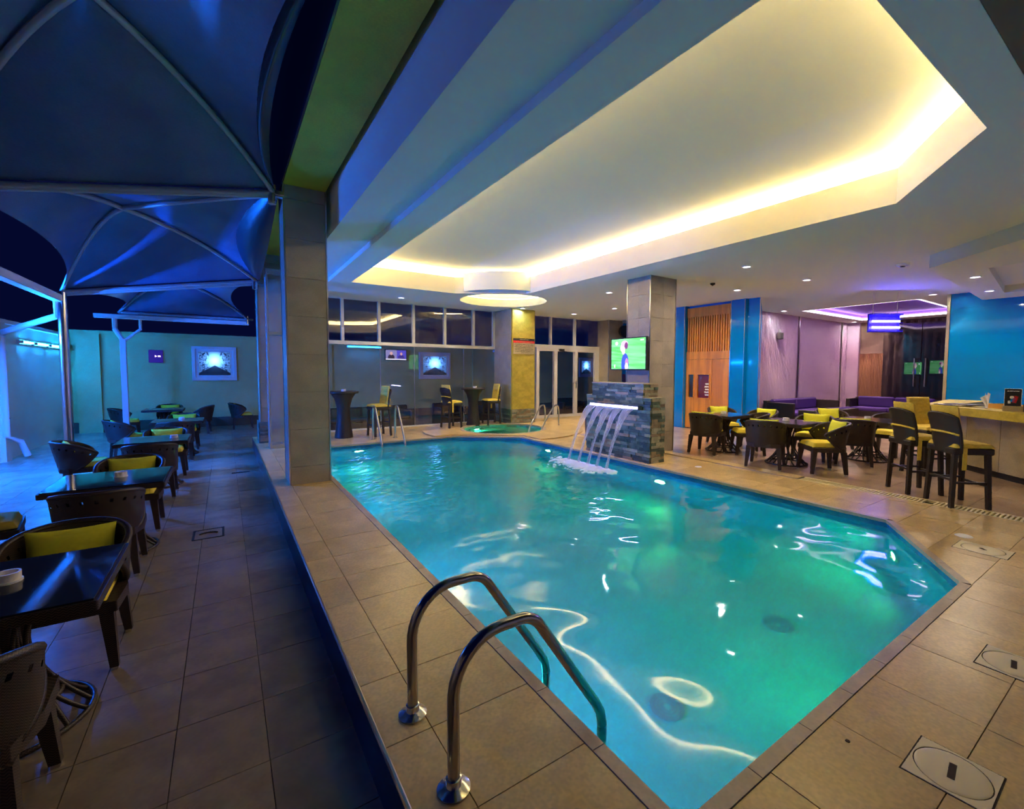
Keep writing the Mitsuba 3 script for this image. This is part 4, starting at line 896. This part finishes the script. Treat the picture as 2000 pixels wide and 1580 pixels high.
def news(p, n, uv):
    c = mi.Color3f(.30, .28, .62) + 0 * uv.x
    sel = lambda m, a, b: dr.select(m, mi.Color3f(*a), b)
    c = sel(uv.x > .54, (.10, .08, .70), c); c = sel(ell(uv.x, uv.y, .27, .25, .16, .3), (.03, .02, .05), c); c = sel(ell(uv.x, uv.y, .27, .66, .07, .17), (.9, .5, .5), c)
    c = sel(ell(uv.x, uv.y, .76, .22, .16, .3), (.05, .03, .3), c); c = sel(ell(uv.x, uv.y, .76, .62, .06, .16), (.8, .4, .5), c); c = sel(uv.y < .12, (1.0, .95, 1.2), c)
    return c * .14
k = tv((5.58, 17.95, 2.20), (1, 0, .0), .84, .42, mikit.proc(news), 'small added television with two speakers, standing in for a reflection in the dark window wall', .3)  # screen added beyond the glass in place of a reflected one
labels[k + '__screen'] = {'label': 'screen showing two speakers side by side'}
add('wall_arm', bx(5.4, 5.76, 18.0, 18.10, 2.1, 2.3), 'charcoal', k)
t = thing('wall_speaker', 'black round speaker on the dark wall left of the television', 'speaker')
add('cone', rot_to(lathe([(0, .02), (.17, .02), (.22, .10), (.22, .18), (0, .18)], 28), [1, 0, 0], [0, 0, 1], [0, -1, 0], [12.0, 12.05, 3.05]), 'black_plastic', t, smooth=40)
add('bracket', bx(11.97, 12.03, 11.9, 12.1, 3.0, 3.1), 'charcoal', t)

# ------------------------------------------------------------------ waterfall block
wf = thing('waterfall_block', 'stepped block of stacked slate strips with a lit water spout at the pool edge', 'fountain')
X0, X1 = 6.04, 6.40
add('core', cat(bx(X0 + .02, X1 - .01, 5.33, 7.0, 0, 1.13), bx(X0 + .02, X1 - .01, 5.50, 6.84, 1.13, 1.37)), 'slate_grout', wf)
def course(z0, hh, ya, yb, sides=True):
    y = ya
    while y < yb - .01:
        w = min(rnd.uniform(.12, .34), yb - y)
        if yb - y - w < .06: w = yb - y
        dz = rnd.uniform(0, .022)
        add('stone', bx(X0 - dz, X0 + .025, y + .0015, y + w - .0015, z0 + .001, z0 + hh - .001), SLATE[rnd.choice((0, 0, 1, 3, 3, 0, 2, 4))], wf); y += w
    x = X0 + .025; cut = rnd.uniform(.1, .26)
    for a, b in ((x, x + cut), (x + cut, X1)): add('stone', bx(a + .001, b - .001, ya - rnd.uniform(0, .016), ya + .02, z0 + .001, z0 + hh - .001), SLATE[rnd.choice((1, 2, 4, 2, 0))], wf)
H_ = .0525
nr = int(1.13 / H_ + .5)
for j in range(nr): course(j * 1.13 / nr, 1.13 / nr, 5.33, 7.0)
for j in range(5): course(1.13 + j * .048, .048, 5.50, 6.84)
add('cap', cat(bx(X0 - .02, X1 + .005, 5.49, 6.85, 1.37, 1.392)), 'coping', wf)
add('shoulder', bx(X0 - .015, X1, 5.325, 5.497, 1.13, 1.142), SLATE[2], wf); add('shoulder', bx(X0 - .015, X1, 6.843, 7.005, 1.13, 1.142), SLATE[2], wf)
for i in range(6):
    yy = 5.33 + i * .28
    add('back_panel', bx(X1 - .012, X1, yy, yy + .277, 0, 1.13), SLATE[1], wf)
s = thing('water_spout', 'long water spout with a bluish white light line across the slate block', 'spout')
add('channel', cat(bx(5.93, 6.03, 5.54, 6.78, .985, 1.0), bx(5.93, 6.03, 5.54, 6.78, .925, .935), bx(5.93, 6.03, 5.53, 5.545, .925, 1.0), bx(5.93, 6.03, 6.775, 6.79, .925, 1.0)), 'steel', s)
add('light_line', bx(5.912, 5.929, 5.55, 6.77, .945, .98), 'lamp_white', s, emit=np.array([8.0, 7.5, 26.0]), w=4)
# falling water: sheets that narrow into strands
fw = thing('waterfall', 'thin sheets of water falling from the lit spout into the pool', 'water', kind='thing')
def fall(tt, y): return np.stack([5.905 - .60 * tt, y + 0 * tt, .955 - 1.04 * tt ** 1.75], -1)
def sheet(ya, yb, yc, half, seed):
    def Pf(u, v):
        w = np.clip(1 - v * 1.5, 0, 1) ** .8
        y = (ya + (yb - ya) * u) * w + (yc + (u - .5) * 2 * half) * (1 - w)
        p = fall(v, y); p[..., 0] += .008 * np.sin(u * 19 + v * 9 + seed) * v + .01 * np.sin(u * PI) * v
        return p
    return grid(Pf, 18, 40)[0]
for i, (ya, yb, yc) in enumerate(((5.56, 5.80, 5.66), (5.82, 6.02, 5.90), (6.03, 6.26, 6.13), (6.28, 6.50, 6.39), (6.52, 6.77, 6.68))):
    add('sheet', sheet(ya, yb, yc, .028, i), 'falling_water', fw, smooth=True)
    rs = np.random.RandomState(i)
    for j in range(5):
        u0 = [0.0, 1.0, .25, .5, .75][j]; tt = np.linspace(0, 1, 26); w = np.clip(1 - tt * 1.5, 0, 1) ** .8
        y = (ya + (yb - ya) * u0) * w + (yc + (u0 - .5) * .056) * (1 - w)
        p = fall(tt, y); p[:, 0] += rs.uniform(-.006, .006) + .006 * np.sin(tt * 14 + j); p[:, 1] += .006 * np.sin(tt * 17 + 2 * j + i) * tt
        add('strand', tube(p, (.0036 if j < 2 else .0024) * (1 - .25 * np.sin(tt * 23 + j) ** 2), 6), 'water_strand', fw, smooth=True)
def foam_mesh():
    rs = np.random.RandomState(5); ms = []
    for i in range(700):
        yc = rs.choice([5.66, 5.90, 6.13, 6.39, 6.68]); x = 5.32 - abs(rs.normal(0, .20)) + .04; y = yc + rs.normal(0, .12); r = rs.uniform(.014, .055) * math.exp(-((x - 5.25) ** 2) * 3)
        m = trimesh.creation.icosphere(subdivisions=1, radius=r); m.vertices[:, 2] *= .45; m.apply_translation((x, y, WZ + .004 + r * .12)); ms.append(m)
    return cat(*ms)
add('foam', foam_mesh(), 'foam', smooth=True, kind='stuff', label='white churning foam where the falling water meets the pool', cat='foam')
t = thing('planter_pot', 'dark cylindrical pot behind the slate block', 'pot')
add('body', place(lathe([(0, 0), (.15, 0), (.17, .62), (.15, .62), (.14, .5), (0, .5)], 28), 7.05, 8.0, 0), 'curtain', t, smooth=40)

# ------------------------------------------------------------------ pool ladders and rails
def rounded(pts, r=.08, n=6):
    P = np.array(pts, float); out = [P[0]]
    for i in range(1, len(P) - 1):
        a, b, c = P[i - 1], P[i], P[i + 1]; d0, d1 = (a - b), (c - b); l0, l1 = np.linalg.norm(d0), np.linalg.norm(d1)
        k = min(r, l0 * .45, l1 * .45); s, e = b + d0 / l0 * k, b + d1 / l1 * k
        for t in np.linspace(0, 1, n): out.append((1 - t) ** 2 * s + 2 * t * (1 - t) * b + t * t * e)
    out.append(P[-1]); return np.array(out)
FL = lathe([(.024, 0), (.062, 0), (.064, .008), (.045, .018), (.030, .022), (.030, .05), (.024, .052)], 28)
t = thing('pool_ladder', 'pair of dark steel ladder handrails at the near pool edge', 'pool ladder')
arc = lambda y: [(.68, y, 0)] + [(.68, y, .33)] + [(.68 + .205 * (1 - math.cos(a)), y, .355 + .225 * math.sin(a)) for a in np.linspace(.1, PI / 2, 9)] + [(.97, y, .58)] + [(.97 + .13 * math.sin(a), y, .45 + .13 * math.cos(a)) for a in np.linspace(.2, .95, 6)] + [(1.40, y, .04), (1.432, y, -.02), (1.444, y, -.08), (1.445, y, -1.0)]
for y in (2.0, 1.54):
    r = add('handrail', tube(arc(y), .0235, 14), 'dark_steel', t, smooth=True)
    add('flange', place(FL, .68, y, 0), 'steel', r, smooth=40)
for z in (-.35, -.62, -.89): add('tread', bev(1.40, 1.49, 1.55, 1.99, z - .012, z + .012, .004), 'steel', t)
t = thing('pool_ladder', 'pair of steel ladder handrails at the far edge of the pool', 'pool ladder')
for x in (2.80, 3.31):
    P = rounded([(x, 10.78, 0), (x, 10.78, .52), (x, 10.72, .76), (x, 10.58, .76), (x, 10.12, .10), (x, 10.06, -.05), (x, 10.06, -.95)], .10)
    r = add('handrail', tube(P, .024, 12), 'steel', t, smooth=True); add('flange', place(FL, x, 10.78, 0), 'steel', r, smooth=40)
for z in (-.35, -.65): add('tread', bev(2.82, 3.29, 10.02, 10.10, z - .012, z + .012, .004), 'steel', t)
t = thing('spa_handrail', 'pair of bent steel handrails at the round spa', 'handrail')
for (x, y), (a, b) in (((7.72, 10.82), (6.62, 10.05)), ((7.98, 10.50), (6.95, 9.95))):
    d = np.array([a - x, b - y]); f = lambda s, z: (x + d[0] * s, y + d[1] * s, z)
    r = add('handrail', tube(rounded([f(0, .02), f(0, .45), f(.06, .62), f(.28, .62), f(.9, .12), f(1, -.06), f(1, -.5)], .12), .022, 12), 'steel', t, smooth=True)
    add('flange', place(FL, x, y, .0), 'steel', r, smooth=40)

# ------------------------------------------------------------------ hatch covers in the deck
def hatch(pts, label, ang=0, slot=.10):
    t = thing('skimmer_cover', label, 'hatch cover'); pg = Polygon(pts); c = np.array(pg.centroid.coords[0])
    L = math.sqrt(pg.area)
    add('gap', ext(pg.buffer(.006, join_style=2), -.01, .001), 'groove', t)
    add('plate', ext(pg.difference(Point(c).buffer(L * .47, 24)), -.005, .0035), 'lid_plastic', t)
    l = add('lid', place(lathe([(0, .006), (L * .40, .006), (L * .455, .003), (L * .455, -.004)], 36), c[0], c[1], 0), 'lid_plastic', t, smooth=40)
    add('grip_slot', place(bev(-slot / 2, slot / 2, -.012, .012, .0055, .0068, .0005), c[0], c[1], 0, ang), 'groove', l)
hatch([(2.24, .355), (2.50, .36), (2.49, .615), (2.22, .61)], 'square pool hatch cover with a round lid and dark slot, nearest the viewer', .15)
hatch([(3.385, .37), (3.67, .37), (3.67, .63), (3.385, .63)], 'square pool hatch cover with a round lid, cut by the right picture edge', .15)
hatch([(5.50, .86), (5.78, .86), (5.78, 1.22), (5.50, 1.22)], 'square pool hatch cover near the slanted pool corner', .8, .06)
t = thing('deck_inlet', 'small round white cap in the deck beyond the hatch covers', 'cap')
add('disc', place(lathe([(0, .006), (.06, .006), (.07, .001), (.07, -.002)], 24), 5.96, 1.24, 0), 'pvc_white', t)
t = thing('deck_inlet', 'small round white cap in the deck beside the slate block', 'cap')
add('disc', place(lathe([(0, .006), (.055, .006), (.06, .001), (.06, -.002)], 24), 6.55, 4.72, 0), 'pvc_white', t)
t = thing('deck_plug', 'tiny dark plug in a deck tile between the pool and the nearest hatch cover', 'plug')
add('disc', place(lathe([(0, .003), (.008, .003), (.011, -.001)], 14), 2.19, .79, 0), 'groove', t)
# notice on the yellow pillar
t = thing('notice_board', 'white notice with a dark and red heading on the yellow pillar', 'notice')
add('sheet', bx(7.09, 7.85, 11.588, 11.598, 2.11, 2.44), 'pad_fabric' if False else 'bar_panel', t)
add('black_band', bx(7.09, 7.85, 11.585, 11.598, 2.505, 2.575), 'black_plastic', t)
add('red_band', bx(7.09, 7.85, 11.585, 11.598, 2.44, 2.505), 'red_paint', t)
for i in range(8):
    a, b = (7.13, 7.80) if i < 7 else (7.34, 7.60)
    add('print_line', bx(a + .03 * (i % 2), b, 11.586, 11.589, 2.395 - i * .036, 2.405 - i * .036), 'charcoal', t)
add('print_line', bx(7.3, 7.65, 11.583, 11.586, 2.535, 2.548), 'bar_panel', t); add('print_line', bx(7.18, 7.77, 11.583, 11.586, 2.466, 2.476), 'bar_panel', t)
# dark furniture on the terrace beyond the glass
def tub(x, y, w, label):
    t = thing('terrace_armchair', label, 'armchair'); M = lambda m: place(m, x, y, ZA)
    add('base', M(bev(-w, w, -.4, .4, .03, .36, .02)), 'rattan_dark', t); add('backrest', M(bev(-w, w, .28, .4, .36, .74, .03)), 'rattan_dark', t)
    for s in (-1, 1): add('armrest', M(bev(min(s * w, s * (w - .12)), max(s * w, s * (w - .12)), -.4, .28, .36, .62, .02)), 'rattan_dark', t)
    add('seat_cushion', M(bev(-w + .13, w - .13, -.38, .27, .362, .46, .03)), 'charcoal', t)
tub(2.9, 13.9, .75, 'dark terrace sofa beyond the glass, left of the blue floor patch'); tub(4.25, 14.2, .6, 'dark terrace armchair beyond the glass, beside the stool'); tub(6.3, 14.4, .5, 'dark terrace armchair beyond the glass, right of the blue floor patch'); tub(8.0, 14.6, .6, 'dark terrace armchair beyond the glass behind the yellow pillar'); tub(11.6, 14.6, .6, 'dark terrace armchair beyond the entrance door')
wt = thing('terrace_light', 'blue tube light over the terrace beyond the window wall', 'wall light')
for i, x in enumerate((4.4, 10.6)): add('tube', tube([(x - .6, 17.93, 2.47), (x + .6, 17.93, 2.47)], .02, 8), 'lamp_white', wt, emit=BLUE * 9, w=1); add('batten', bx(x - .62, x + .62, 17.95, 18.1, 2.44, 2.52), 'pvc_white', wt)
